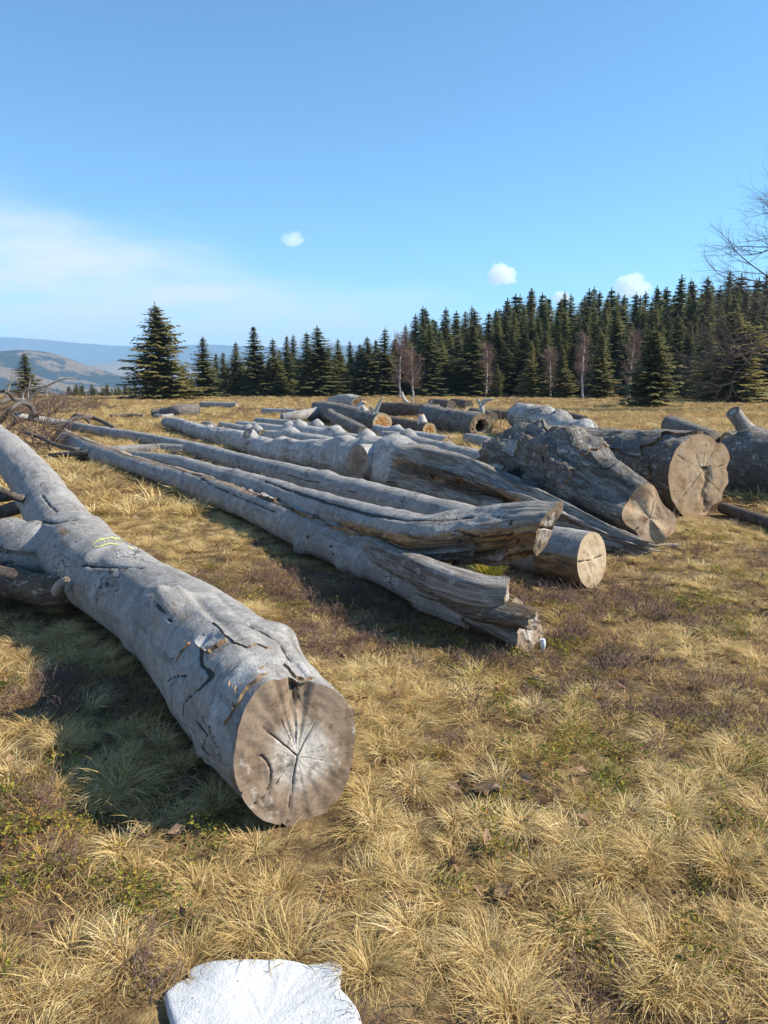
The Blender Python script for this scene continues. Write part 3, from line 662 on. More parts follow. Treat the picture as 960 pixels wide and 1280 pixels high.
stU.mesh('upper_half', M['beech'], t, na=72, ns=260, ragged=rgU, mask=maskU, power=1.2)
stU.face('broken_end', M['face_grey'], t, nr=24, rough=0.008, cracks=[(170 * DEG, 0, 1.1, 0.03, 0.05), (-12 * DEG, 0, 1.1, 0.03, 0.05)], seed=6)
for i, (a, b, c_, d) in enumerate([(0.5, 1.1, 190, 235), (1.0, 1.6, 205, 250), (1.5, 2.3, 195, 225), (0.3, 0.7, 225, 262)]):
    stU.plate('splinter', M['brown'], t, a, b, c_ * DEG, d * DEG, .02, 20 + i, 0.9, .05, .6)
for i, (a, b, c_, d) in enumerate([(2.0, 2.5, 60, 100), (2.9, 3.5, 65, 100), (4.0, 4.5, 60, 95), (0.4, 0.9, 185, 222)]):
    st2.plate('bark_plate', M['beech'], t, a, b, c_ * DEG, d * DEG, .016, 30 + i, 0.0, .03, .5)
for i, pts in enumerate([[(62, 569, 2.6, .1), (80, 568, 3.2, .12), (110, 566, 4, .15), (140, 564, 5, .15)], [(30, 540, 1.6, .35), (50, 547, 2.2, .3), (72, 557, 2.6, .22), (90, 561, 3, .2), (105, 563, 3, .16)]]):
    limb([node(*p) for p in pts], 'branch', M['deadlimb'], t, 11.7 + i, na=10, keep=False)
# the lump of old ice on the broken tip
m_ice, ti = new_mat('old_ice'); finish(ti, (0.80, 0.83, 0.86, 1), 0.35, noise_n(ti, N(ti, 'ShaderNodeTexCoord').outputs['Object'], 90, 3), 0.4, 0.004, 0.5)
ic = np.array(node(678, 806, 4, .04)); sI = Stem([(ic[0], ic[1], ic[2] + .035, .016), (ic[0] + .004, ic[1], ic[2], .017), (ic[0] + .008, ic[1], ic[2] - .035, .005)], 3, .2, 9, keep=False)
o = sI.mesh('ice_lump', m_ice, t, na=12, ns=12); sI.face('ice_top', m_ice, o, nr=3); o['label'] = 'small white lump of ice on the broken tip'

# ---- smooth forked trunk behind it, round sawn end under the split trunk
n3 = [node(740, 700, 34), node(700, 692, 33), node(650, 680, 30), node(560, 652, 26), node(442, 619, 20), node(371, 598, 16), node(320, 584, 12.5), node(255, 566, 10.5), node(200, 553, 8.5), node(133, 541, 7), node(83, 531, 5.6, .12), node(40, 523, 4.5, .35), node(18, 519, 3.2, .5)]
t = thing('forked_log', 'smooth grey forked trunk with a leaning tan sawn end beneath the split trunk', 'log', base_of(n3))
st3 = Stem(n3, 3.0, 0.09, 1.4, (2, 0.03), 0.02, [(4.9, 80 * DEG, .25, .03)])
st3.lines([([(350, 590), (380, 600), (400, 603)], .010), ([(296, 572), (300, 586)], .014), ([(425, 612), (450, 616)], .010), ([(640, 668), (700, 676)], .010)], 14.0)
st3.mesh('trunk', M['beech'], t, na=64, ns=280, ragged=lambda th: 0.03 * np.sin(th), mask=lambda S, TH: mkvec(S, 0, 0.75 * (1 - sstep(S, .35, .5)) * (np.sin(TH) < 0.2), .9 * st3.line_field(S, TH)), power=1.2)
st3.face('cut_face', M['face_pale'], t, nr=24, cracks=[(175 * DEG, 0.1, 1, 0.02, 0.01), (5 * DEG, .1, .8, .02, .01), (-65 * DEG, .2, .9, .012, .006)], seed=4)
limb([node(*p) for p in [(57, 573, 3.5, .02), (100, 566, 5, 0), (143, 564, 6.5, 0), (197, 562, 7.5, 0), (235, 564, 8, 0)]], 'limb', M['beech'], t, 12.2, na=24)
crown_limbs = [[(-30, 512, 2, .8), (0, 503, 2.4, 1.0), (18, 499, 2.8, 1.0), (38, 507, 3.2, .75), (45, 520, 3.6, .45)],
               [(-20, 540, 2, .1), (0, 528, 2.5, .35), (12, 513, 2.6, .75), (25, 504, 2.6, .9), (36, 506, 2.8, .8)],
               [(0, 540, 2, .05), (12, 534, 2.6, .12), (24, 524, 3.2, .35), (40, 522, 3.4, .4)],
               [(-10, 495, 1.6, 1.2), (5, 489, 1.8, 1.4), (16, 498, 2.2, 1.1)],
               [(88, 524, 1.6, .25), (96, 518, 2, .4), (105, 521, 2.2, .3), (112, 528, 2.4, .1)],
               [(145, 536, 2.2, 0.05), (128, 527, 2.6, .1), (115, 522, 2.6, .2), (100, 522, 2.6, .3), (84, 527, 2.6, .25)]]
for i, pts in enumerate(crown_limbs):
    limb([node(*p) for p in pts], 'branch', M['deadlimb'], t, 13.3 + i, na=10, keep=False)
for i, pts in enumerate([[(95, 472, .9, 1.65), (78, 474, 1.1, 1.6), (60, 482, 1.3, 1.4), (45, 491, 1.5, 1.1), (36, 501, 1.7, .95)], [(58, 481, .8, 1.4), (45, 485, 1, 1.35), (33, 487, 1.1, 1.3), (28, 495, 1.3, 1.15), (30, 502, 1.6, 1.0)], [(38, 472, .6, 1.65), (37, 480, .7, 1.5), (35, 492, .9, 1.2), (36, 500, 1.1, 1.0)], [(17, 464, .6, 1.85), (14, 475, .8, 1.6), (10, 488, 1, 1.3), (9, 500, 1.1, 1.0)], [(14, 478, .6, 1.5), (8, 485, .7, 1.35), (7, 492, .9, 1.2)]]):
    pp = [(*at_y(a, b, 27.5 + .1 * k), r_ * 27.5 / F) for k, (a, b, r_, _) in enumerate(pts)]
    o = limb(pp, 'bleached_branch', M['bleached'], t, 20.3 + i, na=8, keep=False)[1]

# ---- burled trunk with the sawn limb and the torn hollow
n4 = [node(803, 686, 9), node(775, 677, 12), node(720, 656, 18), node(650, 630, 25), node(600, 612, 31), node(540, 594, 35), node(490, 582, 33), node(420, 572, 23), node(350, 566, 16), node(300, 551, 12.5), node(250, 540, 9.5), node(222, 530, 7.5), node(207, 528, 6)]
t = thing('burled_log', 'gnarled grey trunk with a sawn limb and torn hollow, tapering to a splintered plank', 'log', base_of(n4))
def extra4(s, th):
    dth = lambda a: np.angle(np.exp(1j * (th - a)))
    near = 1 - sstep(s, 3.2, 4.2)
    e = -0.13 * sstep(s, 1.2, 2.2) * (1 - sstep(s, 3.9, 4.5)) * np.exp(-(dth(160 * DEG) / .45) ** 2)
    e = e + 0.03 * near * np.cos(7 * th + 1.5 * np.sin(s)) + .10 * near * np.exp(-(dth(160 * DEG) / .5) ** 2) * fbm(np.stack([s * 2, np.cos(th) * 9, np.sin(th) * 9], -1), 4, .6) + 0.04 * near * fbm(np.stack([s * 1.5, np.cos(th) * 4, np.sin(th) * 4], -1), 4)
    return e + 0.03 * fbm(np.stack([s * 3 + 5, np.cos(th) * 2, np.sin(th) * 2], -1), 3) * sstep(s, 3.5, 4.5)
st4 = Stem(n4, 4.0, 0.10, 1.6, (0, 0), 0.02, [(4.55, 95 * DEG, .30, .10), (5.2, 120 * DEG, .25, .05), (6.4, 80 * DEG, .3, .06), (8.6, 85 * DEG, .25, .09), (8.1, 120 * DEG, .2, .06)], None, extra4)
def mask4(S, TH):
    near = 1 - sstep(S, 3.8, 4.5); hol = np.exp(-((np.angle(np.exp(1j * (TH - 160 * DEG)))) / .40) ** 2) * sstep(S, .9, 1.8) * (1 - sstep(S, 3.9, 4.4))
    return mkvec(S, 0.95 * near, 0.95 * hol, 0.40 * hol * (fbm(np.stack([S * 5, np.cos(TH) * 5, np.sin(TH) * 5], -1), 3) > 0))
st4.mesh('trunk', M['beech_pale'], t, na=110, ns=320, mask=mask4, ragged=lambda th: 0.25 * fbm(np.stack([np.cos(th) * 3, np.sin(th) * 3, th * 0 + 3], -1), 4), power=1.1)
st4.face('splintered_end', M['face_grey'], t, nr=12, rough=.03, seed=9)
k4 = int(np.argmin(np.abs(480 + F * st4.pos[:, 0] / (st4.pos[:, 1] * ct - (st4.pos[:, 2] - CZ) * st_) - 478)))
y4 = st4.pos[k4][1]; pf = at_y(447, 578, y4 - .42); pm = at_y(462, 578, y4 - .30); pb4 = at_y(500, 580, y4 - .05); r4 = 21.5 * y4 / F
limb([(*pf, r4), (*pm, r4 * 1.05), (*pb4, r4 * 1.35)], 'sawn_limb', M['beech_pale'], t, 17.1, na=36, fmat=M['face_dark'], amp=.06)
for i, (u, v, rp, lf, du, dv) in enumerate([(309, 541, 7.5, .40, 4, 10), (280, 536, 3, .33, 4, 6), (262, 531, 3, .33, 5, 8), (372, 553, 4.5, .42, 6, 9)]):
    a = np.array(node(u, v, rp, lf)); b = np.array(node(u + du, v + dv, rp * 1.5, max(lf - .22, .05)))
    b[1] = a[1] + .05; limb([tuple(a), tuple((a + b) / 2 + np.array([.01, .02, 0, 0])), tuple(b)], 'branch_stub', M['beech_pale'], t, 18.3 + i, na=16, keep=False, ragged=.05)
for i, (a, b, c_, d) in enumerate([(2.0, 2.6, 150, 168), (2.6, 3.3, 145, 165), (3.2, 3.8, 155, 178), (2.3, 2.9, 168, 182)]):
    st4.plate('rotten_splinter', M['brown'], t, a, b, c_ * DEG, d * DEG, .03, 40 + i, 0.0, .08, .8)

# ---- pale smooth trunks behind
def simple_log(name, label, nodes, seed, mat, fmat, na=48, amp=.07, stubs=(), stub_mat=None, face=True, hollow=0., cracks=(), knots=(), flute=(2, .03), ragged=None, rough=.006, group=None, mask=None, extra=None, pith=(0, 0), nr=16, fine=.015, freq=1.7):
    t = thing(name, label, 'log', base_of(nodes), group)
    s = Stem(nodes, seed, amp, freq, flute, fine, knots, None, extra)
    s.mesh('trunk', mat, t, na=na, mask=mask, ragged=ragged)
    if face: s.face('cut_face', fmat, t, nr=nr, hollow=hollow, cracks=cracks, rough=rough, seed=seed, pith=pith)
    for i, (ss, th, ln, r_, lean) in enumerate(stubs):
        base = s.P(np.array(ss), np.array(th * DEG), -r_ * .8); tip0 = s.P(np.array(ss), np.array(th * DEG), ln)
        tip = tip0 + s.T[0] * lean * ln
        mid = (base + tip0) / 2
        limb([(*tip, r_ * .7), (*((mid + tip) / 2), r_), (*base, r_ * 1.7)], 'branch_stub', stub_mat or mat, t, seed + i * 1.3, na=14, keep=False, ragged=r_ * .6, fmat=fmat)
    return t, s
simple_log('felled_log', 'pale knobbly trunk with stubby branch knots lying behind the burled trunk', [node(497, 563, 13), node(470, 558, 12.5), node(430, 551, 11), node(395, 545, 12), node(360, 541, 9), node(330, 537, 8), node(300, 532, 6)], 5.0, M['beech_pale'], M['face_grey'], knots=[(1.5, 90 * DEG, .25, .14), (3.2, 70 * DEG, .30, .13), (5.0, 105 * DEG, .22, .16), (6.0, 80 * DEG, .2, .12)])
simple_log('felled_log', 'smooth grey trunk running behind the torn hollow to the root mass', [node(640, 583, 13), node(590, 573, 12.5), node(560, 566, 12), node(525, 557, 11), node(498, 550, 10), node(480, 546, 8)], 5.6, M['beech'], M['face_grey'], knots=[(2.4, 100 * DEG, .2, .04), (5.0, 85 * DEG, .25, .12)])
simple_log('felled_log', 'low slim grey trunk in the shade under the smooth one left of the root mass', [node(648, 608, 10), node(600, 594, 10), node(560, 585, 9.5), node(520, 576, 8)], 6.0, M['beech'], M['face_grey'])
simple_log('felled_log', 'knobbly end of a grey trunk just right of a small stump', [node(330, 545, 8, .05), node(310, 541, 8), node(290, 536, 7), node(277, 532, 5)], 6.4, M['beech'], M['face_grey'], knots=[(.8, 90 * DEG, .2, .1), (1.8, 80 * DEG, .2, .08)])
simple_log('felled_log', 'grey trunk with a twisted stub left of the gnarled pile with an orange end', [node(420, 543, 9), node(395, 539, 9), node(370, 534, 8.5), node(340, 530, 7), node(322, 527, 5)], 6.7, M['beech'], M['face_grey'], knots=[(1.2, 85 * DEG, .22, .14)])

# ---- the huge root log with the smooth split butt
n7 = [node(812, 648, 31), node(790, 638, 36), node(755, 620, 42), node(722, 606, 46), node(690, 593, 48), node(655, 580, 44), node(640, 575, 38)]
t = thing('root_log', 'massive gnarled root log with a smooth split butt, left of the big round sawn log', 'log', base_of(n7))
def extra7(s, th):
    far = sstep(s, .75, 1.2)
    q = np.stack([s * 1.6, np.cos(th) * 1.7, np.sin(th) * 1.7], -1)
    e = far * (0.17 * fbm(q * 1.3 + 4, 4, .6) + 0.05 * np.abs(fbm(q * 5, 3)))
    step = (1 - far) * (-0.05 * np.exp(-(np.angle(np.exp(1j * (th - 150 * DEG))) / .35) ** 2) + .04 * np.cos(4 * th + .5))
    e = e + step
    return e + 0.20 * bumpat(s, th, 1.45, 100 * DEG, .45, .7) - 0.10 * bumpat(s, th, 2.1, 165 * DEG, .35, .5)
st7 = Stem(n7, 7.0, .10, 1.6, (0, 0), .03, [(2.75, 185 * DEG, .12, .06)], None, extra7)
def mask7(S, TH):
    near = 1 - sstep(S, .85, 1.15); w = fbm(np.stack([S * 2, np.cos(TH) * 2.2, np.sin(TH) * 2.2], -1) + 3, 4)
    return mkvec(S, near * 1.0 + .75 * (w > .02), .30 * (1 - near) * (w < -.05) + .12 * (1 - near), .8 * bumpat(S, TH, 2.0, 190 * DEG, .35, .5) + .7 * bumpat(S, TH, 2.85, 182 * DEG, .05, .15))
st7.mesh('trunk', M['rough'], t, na=120, ns=200, mask=mask7, ragged=lambda th: .16 * np.sin(th - .6), far_cap=True)
st7.face('cut_face', M['face_tan'], t, nr=26, rough=.004, cracks=[(60 * DEG, 0, 1.1, .012, .008), (215 * DEG, 0, .9, .010, .005), (300 * DEG, 0, 1, .008, .004)], seed=7)
for i, (a, b, c_, d, mt) in enumerate([(.95, 1.25, 135, 165, 'rough'), (1.0, 1.3, 70, 110, 'rough'), (1.4, 1.8, 125, 150, 'rough'), (1.9, 2.3, 65, 95, 'rough'), (2.3, 2.6, 130, 155, 'beech_pale'), (2.4, 2.7, 178, 200, 'beech_pale')]):
    st7.plate('bark_slab', M[mt], t, a, b, c_ * DEG, d * DEG, .02, 50 + i, 0, .02, .4)
simple_log('knobbly_log', 'lumpy light grey log lying behind and above the root log', [node(748, 555, 15, .2), node(720, 543, 17, .2), node(690, 532, 18, .2), node(665, 524, 18, .2), node(648, 520, 16, .2)], 8.0, M['beech_pale'], M['face_dark'], na=80, amp=.14, knots=[(1, 90 * DEG, .4, .1), (3, 100 * DEG, .4, .12), (4.6, 80 * DEG, .4, .1)], mask=lambda S, TH: mkvec(S, .55 * (fbm(np.stack([S, np.cos(TH) * 2, np.sin(TH) * 2], -1), 3) > 0), 0, .3 * (S > 6)), fine=.04)
simple_log('felled_log', 'short log with a small tan sawn end just behind the lumpy light grey log', [node(731, 526, 6), node(715, 522, 6), node(700, 519, 5.5)], 8.5, M['brown'], M['face_tan'])

# ---- the big round log with the lobed tan end
b9 = node(874, 596, 49)
n9 = [b9] + [(b9[0] - .42 * d_, b9[1] + .90 * d_, b9[2] - .012 * d_, b9[3] * (1 - .025 * d_)) for d_ in (1.0, 2.2, 3.6)]
t = thing('huge_log', 'huge dark-barked log with a big lobed tan sawn end and rotten seam', 'log', base_of(n9))
lobes = np.array([(0, 1.0), (10, .93), (22, 1.12), (45, 1.14), (58, .98), (72, 1.10), (100, 1.10), (120, 1.05), (140, 1.04), (160, 1.06), (180, 1.04), (200, 1.0), (225, 1.0), (250, 1.07), (275, 1.10), (295, 1.02), (306, .93), (322, 1.05), (334, .95), (348, 1.06), (360, 1.0)])
st9 = Stem(n9, 9.0, .06, 1.5, (0, 0), .025, [], lambda s, th: np.interp((th / DEG) % 360, lobes[:, 0], lobes[:, 1]))
st9.mesh('trunk', M['rough'], t, na=168, ns=120, mask=lambda S, TH: mkvec(S, 0, .2, .15))
def shape9(X, Y, dep, crack):
    k = np.exp(-(((X - 0.17 + .06 * np.sin(Y * 9)) / 0.13) ** 2)) * (Y < 0.15) * sstep(Y, -1.05, -.95) * (1 + .6 * fbm(np.stack([X * 12, Y * 9, X * 0], -1), 3))
    k = np.clip(k, 0, 1)
    return dep + .02 * k, np.maximum(crack, .62 * k)
st9.face('cut_face', M['face_tan'], t, nr=60, rough=.003, pith=(.08, .08), cracks=[(223 * DEG, 0, 1.1, .010, .006), (52 * DEG, 0, 1.05, .010, .006), (82 * DEG, .1, 1, .006, .003), (115 * DEG, .1, .9, .006, .003), (205 * DEG, .4, 1.1, .006, .003), (12 * DEG, .3, 1, .007, .004), (-38 * DEG, .1, .9, .008, .004), (150 * DEG, .5, 1.1, .006, .004)], seed=2, shape=shape9)
for i, (a, b, c_, d) in enumerate([(.1, .7, 70, 110), (.5, 1.3, 110, 150), (.3, .8, 160, 190), (1.2, 2, 130, 170)]):
    st9.plate('bark_slab', M['rough'], t, a, b, c_ * DEG, d * DEG, .03, 60 + i, 0, .03, .5)
simple_log('log_stump', 'short barkless stump with a rough grey end poking up behind the huge log', [node(836, 530, 12, .32), node(850, 536, 13, .22), node(872, 545, 14, .1), node(890, 551, 13, .05)], 10.3, M['rough'], M['face_dark'], amp=.14, mask=lambda S, TH: mkvec(S, .7 * (np.cos(TH) > 0), 0, 0), rough=.03)
# right hand log with the upright stub
n10 = [node(920, 577, 31), node(945, 580, 36), node(985, 584, 38), node(1060, 592, 40), node(1150, 600, 42)]
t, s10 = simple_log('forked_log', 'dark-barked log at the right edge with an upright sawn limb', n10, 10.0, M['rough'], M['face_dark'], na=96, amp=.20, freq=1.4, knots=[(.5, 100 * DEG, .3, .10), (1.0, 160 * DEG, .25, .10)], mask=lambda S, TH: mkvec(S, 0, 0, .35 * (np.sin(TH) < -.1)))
a = np.array(node(916, 515, 8, 1.0)); m_ = np.array(node(930, 533, 9, .8)); b = np.array(node(950, 562, 19, .35)); b[1] = s10.pos[20][1] + .1; m_[1] = b[1] - .02; a[1] = b[1] - .12
a[:3] = at_y(916, 515, a[1]); m_[:3] = at_y(930, 534, m_[1]); b[:3] = at_y(950, 562, b[1]); sc9 = b[1] / F
limb([(*a[:3], 8.5 * sc9), (*((a + m_) / 2)[:3], 8.8 * sc9), (*m_[:3], 10 * sc9), (*at_y(940, 547, b[1]), 15 * sc9), (*b[:3], 24 * sc9)], 'upright_limb', M['beech'], t, 10.9, na=32, keep=False)
simple_log('branch_log', 'pale rough branch piece lying behind between the huge log and the upright limb', [node(908, 548, 8, .2), node(925, 546, 9, .15), node(950, 548, 9, .1), node(1000, 552, 9, .1)], 10.6, M['rough'], M['face_grey'], mask=lambda S, TH: mkvec(S, .8, 0, 0))
simple_log('slim_log', 'slim straight log lying on the grass right of the huge log', [node(904, 635, 7.5), node(930, 644, 8), node(965, 655, 8.5), node(1010, 672, 10), node(1060, 690, 11)], 11.0, M['deadlimb'], M['face_dark'], amp=.05)

# ---- the pile in the background
simple_log('felled_log', 'stout log with a round orange-brown sawn end, middle of the far pile', [node(478, 529, 12.5), node(462, 526, 13), node(440, 521, 13.5), node(418, 516, 13), node(400, 512, 11)], 13.0, M['rough'], M['face_orange'], stubs=[(2.6, 60, .25, .10, -.4), (1.2, 110, .12, .1, .3)], stub_mat=M['bleached'])
t, s12 = simple_log('felled_log', 'log with a bright orange sawn end lying on top of the far pile', [node(448, 504, 8.5, .50), node(440, 501, 8, .5), node(428, 500, 7, .5), node(415, 502, 6, .4)], 12.0, M['beech_pale'], M['face_orange'], stubs=[(1.0, 150, .15, .12, .8)], stub_mat=M['bleached'])
simple_log('felled_log', 'grey shaded log sloping down left of the far pile', [node(416, 513, 8, .12), node(395, 517, 8, .05), node(370, 521, 7.5), node(352, 523, 6)], 13.4, M['beech'], M['face_dark'])
simple_log('felled_log', 'small log with a round pale-centred sawn end left of the hollow log', [node(537, 538, 9.3), node(515, 534, 9.3), node(495, 530, 9), node(478, 527, 8)], 14.0, M['brown'], M['face_orange'], stubs=[(.5, 95, .18, .10, .1)], stub_mat=M['bleached'])
simple_log('hollow_log', 'stout grey-barked log with a hollow dark heart in its sawn end', [node(602, 533, 15.8), node(580, 529, 15.5), node(555, 524, 14.5), node(535, 519, 13.5)], 15.0, M['rough'], M['face_tan'], na=72, hollow=.5, cracks=[(60 * DEG, .4, 1, .03, .02), (200 * DEG, .4, 1, .03, .02)])
simple_log('felled_log', 'long reddish brown log lying crosswise behind the far pile', [node(548, 514, 8.5), node(520, 513, 9), node(495, 512, 9), node(478, 511, 8.5)], 16.0, M['brown'], M['face_dark'])
simple_log('felled_log', 'far log with a small pinkish sawn end, left of the antler-like stump', [node(564, 507, 6.3), node(552, 505, 6), node(540, 504, 5.5)], 16.5, M['brown'], M['face_tan'])
simple_log('felled_log', 'far log with a small brown sawn end, right behind the pinkish one', [node(586, 506, 5.5), node(576, 504, 5), node(566, 503, 5)], 16.8, M['brown'], M['face_tan'])
simple_log('felled_log', 'log with a small sawn end peeping out right of the hollow log', [node(616, 522, 7), node(604, 519, 7), node(590, 516, 6.5)], 17.0, M['brown'], M['face_tan'])
simple_log('felled_log', 'dark log lying between the hollow log and the lumpy light grey log', [node(650, 522, 7), node(630, 520, 7), node(612, 518, 6.5)], 17.5, M['brown'], M['face_dark'])
simple_log('hollow_log', 'rough log with a hollow brown end, left in the meadow before the spruces', [node(246, 513, 7.5), node(235, 513, 8), node(222, 514, 7.5), node(205, 515, 5.5), node(190, 516, 4.5)], 18.0, M['rough'], M['face_tan'], hollow=.6)
simple_log('felled_log', 'thin far log right of the rough hollow log at the meadow edge', [node(297, 507, 4), node(275, 506.5, 4), node(252, 506, 4)], 18.4, M['beech'], M['face_tan'])
simple_log('branch_log', 'low grey branch lying in the straw below the rough hollow log', [node(216, 519, 2.6), node(205, 521, 3), node(194, 520, 2.8)], 18.8, M['beech'], M['face_grey'])
simple_log('branch_log', 'flat brown branch debris on the meadow left of the rough hollow log', [node(180, 521, 3), node(160, 520, 3.4), node(138, 521, 3)], 19.1, M['brown'], M['face_dark'])
simple_log('log_stump', 'low stub of grey wood between the forked trunk and the knobbly far end', [node(254, 530, 3), node(262, 531, 4), node(270, 534, 3)], 19.4, M['beech'], M['face_grey'])
# antler-like stump and the white branch
def antler(name, label, pts_list, y):
    b = pts_list[0][-1]; p0 = at_y(b[0], b[1], y)
    t = thing(name, label, 'branch', (p0[0], p0[1], p0[2]))
    for i, pts in enumerate(pts_list):
        limb([(*at_y(a, bb, y + .05 * k), r_ * y / F) for k, (a, bb, r_) in enumerate(pts)], 'branch', M['bleached'], t, 25 + i * 1.7, na=12, keep=False)
antler('antler_branch', 'bleached antler-like branch stump standing on the hollow log', [[(597, 499, 1.6), (599, 503, 2.2), (602, 510, 3), (602, 517, 4)], [(617, 499, 1.2), (610, 500, 1.8), (605, 503, 2.2), (602, 510, 2.6)], [(606, 497, .8), (604, 501, 1.2), (602, 508, 1.6)]], 22.2)
antler('bleached_branch', 'curved bleached white branch rising from the far pile before the birches', [[(502, 490, 1.6), (504, 497, 2), (509, 503, 2.3), (518, 507, 2.4), (528, 508, 2)], [(515, 497, 1), (516, 502, 1.4), (516, 507, 1.6)], [(540, 501, 1), (537, 504, 1.6), (530, 508, 1.8)]], 33)
antler('bleached_spike', 'pointed bleached spike standing on the stout orange-ended log', [[(478, 497, .8), (475, 503, 1.8), (471, 511, 2.6), (468, 518, 3)], [(462, 508, 1), (465, 513, 2), (467, 518, 2.4)]], 23.3)

simple_log('felled_log', 'low grey log lying between the pale knobbly trunk and the small round-ended log', [node(560, 553, 8), node(530, 548, 8), node(500, 543, 7.5), node(470, 538, 7)], 30.0, M['beech_pale'], M['face_tan'], knots=[(3, 70 * DEG, .3, .08)])
simple_log('felled_log', 'twisted dark log leaning on the left of the stout orange-ended log', [node(455, 541, 8), node(440, 533, 8, .1), node(424, 526, 8, .2), node(412, 517, 6, .4)], 30.7, M['rough'], M['face_dark'], amp=.16)
simple_log('felled_log', 'short grey log behind the thin far log and left of the far pile', [node(372, 516, 4.5), node(355, 515, 4.5), node(330, 514, 4)], 31.3, M['beech_pale'], M['face_tan'])
simple_log('felled_log', 'grey log end between the hollow log and the smooth grey trunk', [node(655, 566, 9), node(630, 560, 9), node(605, 553, 8.5), node(585, 548, 7)], 31.9, M['beech'], M['face_tan'])
simple_log('felled_log', 'pale lumpy log lying behind the burled trunk left of its sawn limb', [node(440, 562, 11), node(400, 556, 12), node(365, 551, 11), node(335, 546, 9), node(312, 541, 7)], 32.4, M['beech_pale'], M['face_grey'], amp=.13, knots=[(2.6, 75 * DEG, .4, .12)])

# ------------------------------------------------------------------ trees
def tube_set(segs, sides=3):
    """prisms for many segments (p0, p1, r0, r1)"""
    S = np.asarray(segs, float); p0, p1, r0, r1 = S[:, 0:3], S[:, 3:6], S[:, 6], S[:, 7]
    d = p1 - p0; d /= np.maximum(np.linalg.norm(d, axis=1), 1e-6)[:, None]
    ref = np.where(np.abs(d[:, 2:3]) > .9, np.array([[1.0, 0, 0]]), np.array([[0, 0, 1.0]]))
    a = np.cross(d, ref); a /= np.linalg.norm(a, axis=1)[:, None]; b = np.cross(d, a)
    V = []
    for p, r in ((p0, r0), (p1, r1)):
        for k in range(sides):
            t = 2 * np.pi * k / sides; V.append(p + (a * math.cos(t) + b * math.sin(t)) * r[:, None])
    V = np.stack(V, 1).reshape(-1, 3); base = (np.arange(len(S)) * 2 * sides)[:, None]
    Fs = np.concatenate([base + np.array([[k, (k + 1) % sides, sides + (k + 1) % sides, sides + k]]) for k in range(sides)])
    return V, Fs

def spruce_meshes(seed, h, w, dens=1.0, lowest=.05, sh=.8, mat='spruce', droop=1.0):
    g = np.random.default_rng(seed)
    # trunk with a slight bend
    zz = np.linspace(-.3, h, 14); rr = .018 * h * (1 - zz / h) ** .9 + .01
    th = np.linspace(0, 2 * np.pi, 8, endpoint=False)
    V = xyz(rr[:, None] * np.cos(th), rr[:, None] * np.sin(th), zz[:, None] + 0 * th).reshape(-1, 3)
    tr = mesh_obj('trunk', V, grid_faces(14, 8, True), M['trunk'], link=False)
    quads, cols = [], []
    ba = g.random(3) * 6.28
    z = lowest * h
    while z < h * .985:
        f = 1 - z / h
        Lb = w * f ** sh * (1 if z > .12 * h else .8 + 1.6 * z / h)
        nb = max(4, int((7 + 3 * f) * dens)); a0 = g.random() * 6.28
        for k in range(nb):
            L = Lb * g.uniform(.55, 1.12) + .06
            az = a0 + 6.283 * (k + g.uniform(-.3, .3)) / nb
            ca, sa = math.cos(az), math.sin(az); zz0 = z + g.uniform(-.12, .12)
            L *= 1 + .22 * math.sin(az + ba[0]) * math.sin(z * 1.1 + ba[1]) + .12 * math.sin(2 * az + z * .7 + ba[2])
            dr = droop * (.30 + .35 * f) * g.uniform(.7, 1.3)
            n = max(3, int(L / .13)); t = (np.arange(n) + g.random(n) * .6) / n
            t = np.clip(t, .08, 1)
            # branch: out, drooping, tip turned up
            hx = L * t; hz = zz0 + L * (.25 * (1 - f) * t - dr * t + .34 * dr * 2 * t ** 2.2 * .8)
            tone = g.uniform(.0, .55)
            for side in (-1, 1, 0):
                ln = np.where(side == 0, .30, .42) * (1.1 - .55 * t) * min(1, .35 + L * .45) * g.uniform(.7, 1.25, n)
                ang = az + side * g.uniform(.55, 1.1, n)
                bx, by = hx * ca, hx * sa
                ex, ey = bx + np.cos(ang) * ln, by + np.sin(ang) * ln
                ez = hz - ln * g.uniform(.25, .95, n) if side else hz - ln * g.uniform(.5, 1.0, n)
                if side == 0: ex, ey = bx + np.cos(ang) * ln * .35, by + np.sin(ang) * ln * .35
                wd = ln * g.uniform(.28, .46, n)
                px, py = -np.sin(ang) * wd, np.cos(ang) * wd
                mx, my, mz = bx * .45 + ex * .55, by * .45 + ey * .55, hz * .45 + ez * .55
                q = np.stack([xyz(bx, by, hz), xyz(mx + px, my + py, mz - wd * .3), xyz(ex, ey, ez), xyz(mx - px, my - py, mz + wd * .15)], 1)
                quads.append(q); cols.append(np.repeat(np.clip(tone + .45 * t + g.uniform(-.15, .15, n), 0, 1), 4))
        z += (.20 + .20 * f) * (h / 10) ** .5 * g.uniform(.8, 1.2) / dens ** .3
    # leader
    for k in range(5):
        a = g.random() * 6.28; zt = h - .35 + .09 * k
        quads.append(np.array([[(0, 0, zt), (math.cos(a) * .05, math.sin(a) * .05, zt + .1), (0, 0, zt + .3), (-math.cos(a) * .05, -math.sin(a) * .05, zt + .1)]])); cols.append(np.full(4, .5))
    Q = np.concatenate(quads); V = Q.reshape(-1, 3)
    cr = mesh_obj('crown', V, np.arange(len(V)).reshape(-1, 4), M[mat], link=False, smooth=False, attrs={'bc': np.concatenate(cols)})
    return tr, cr

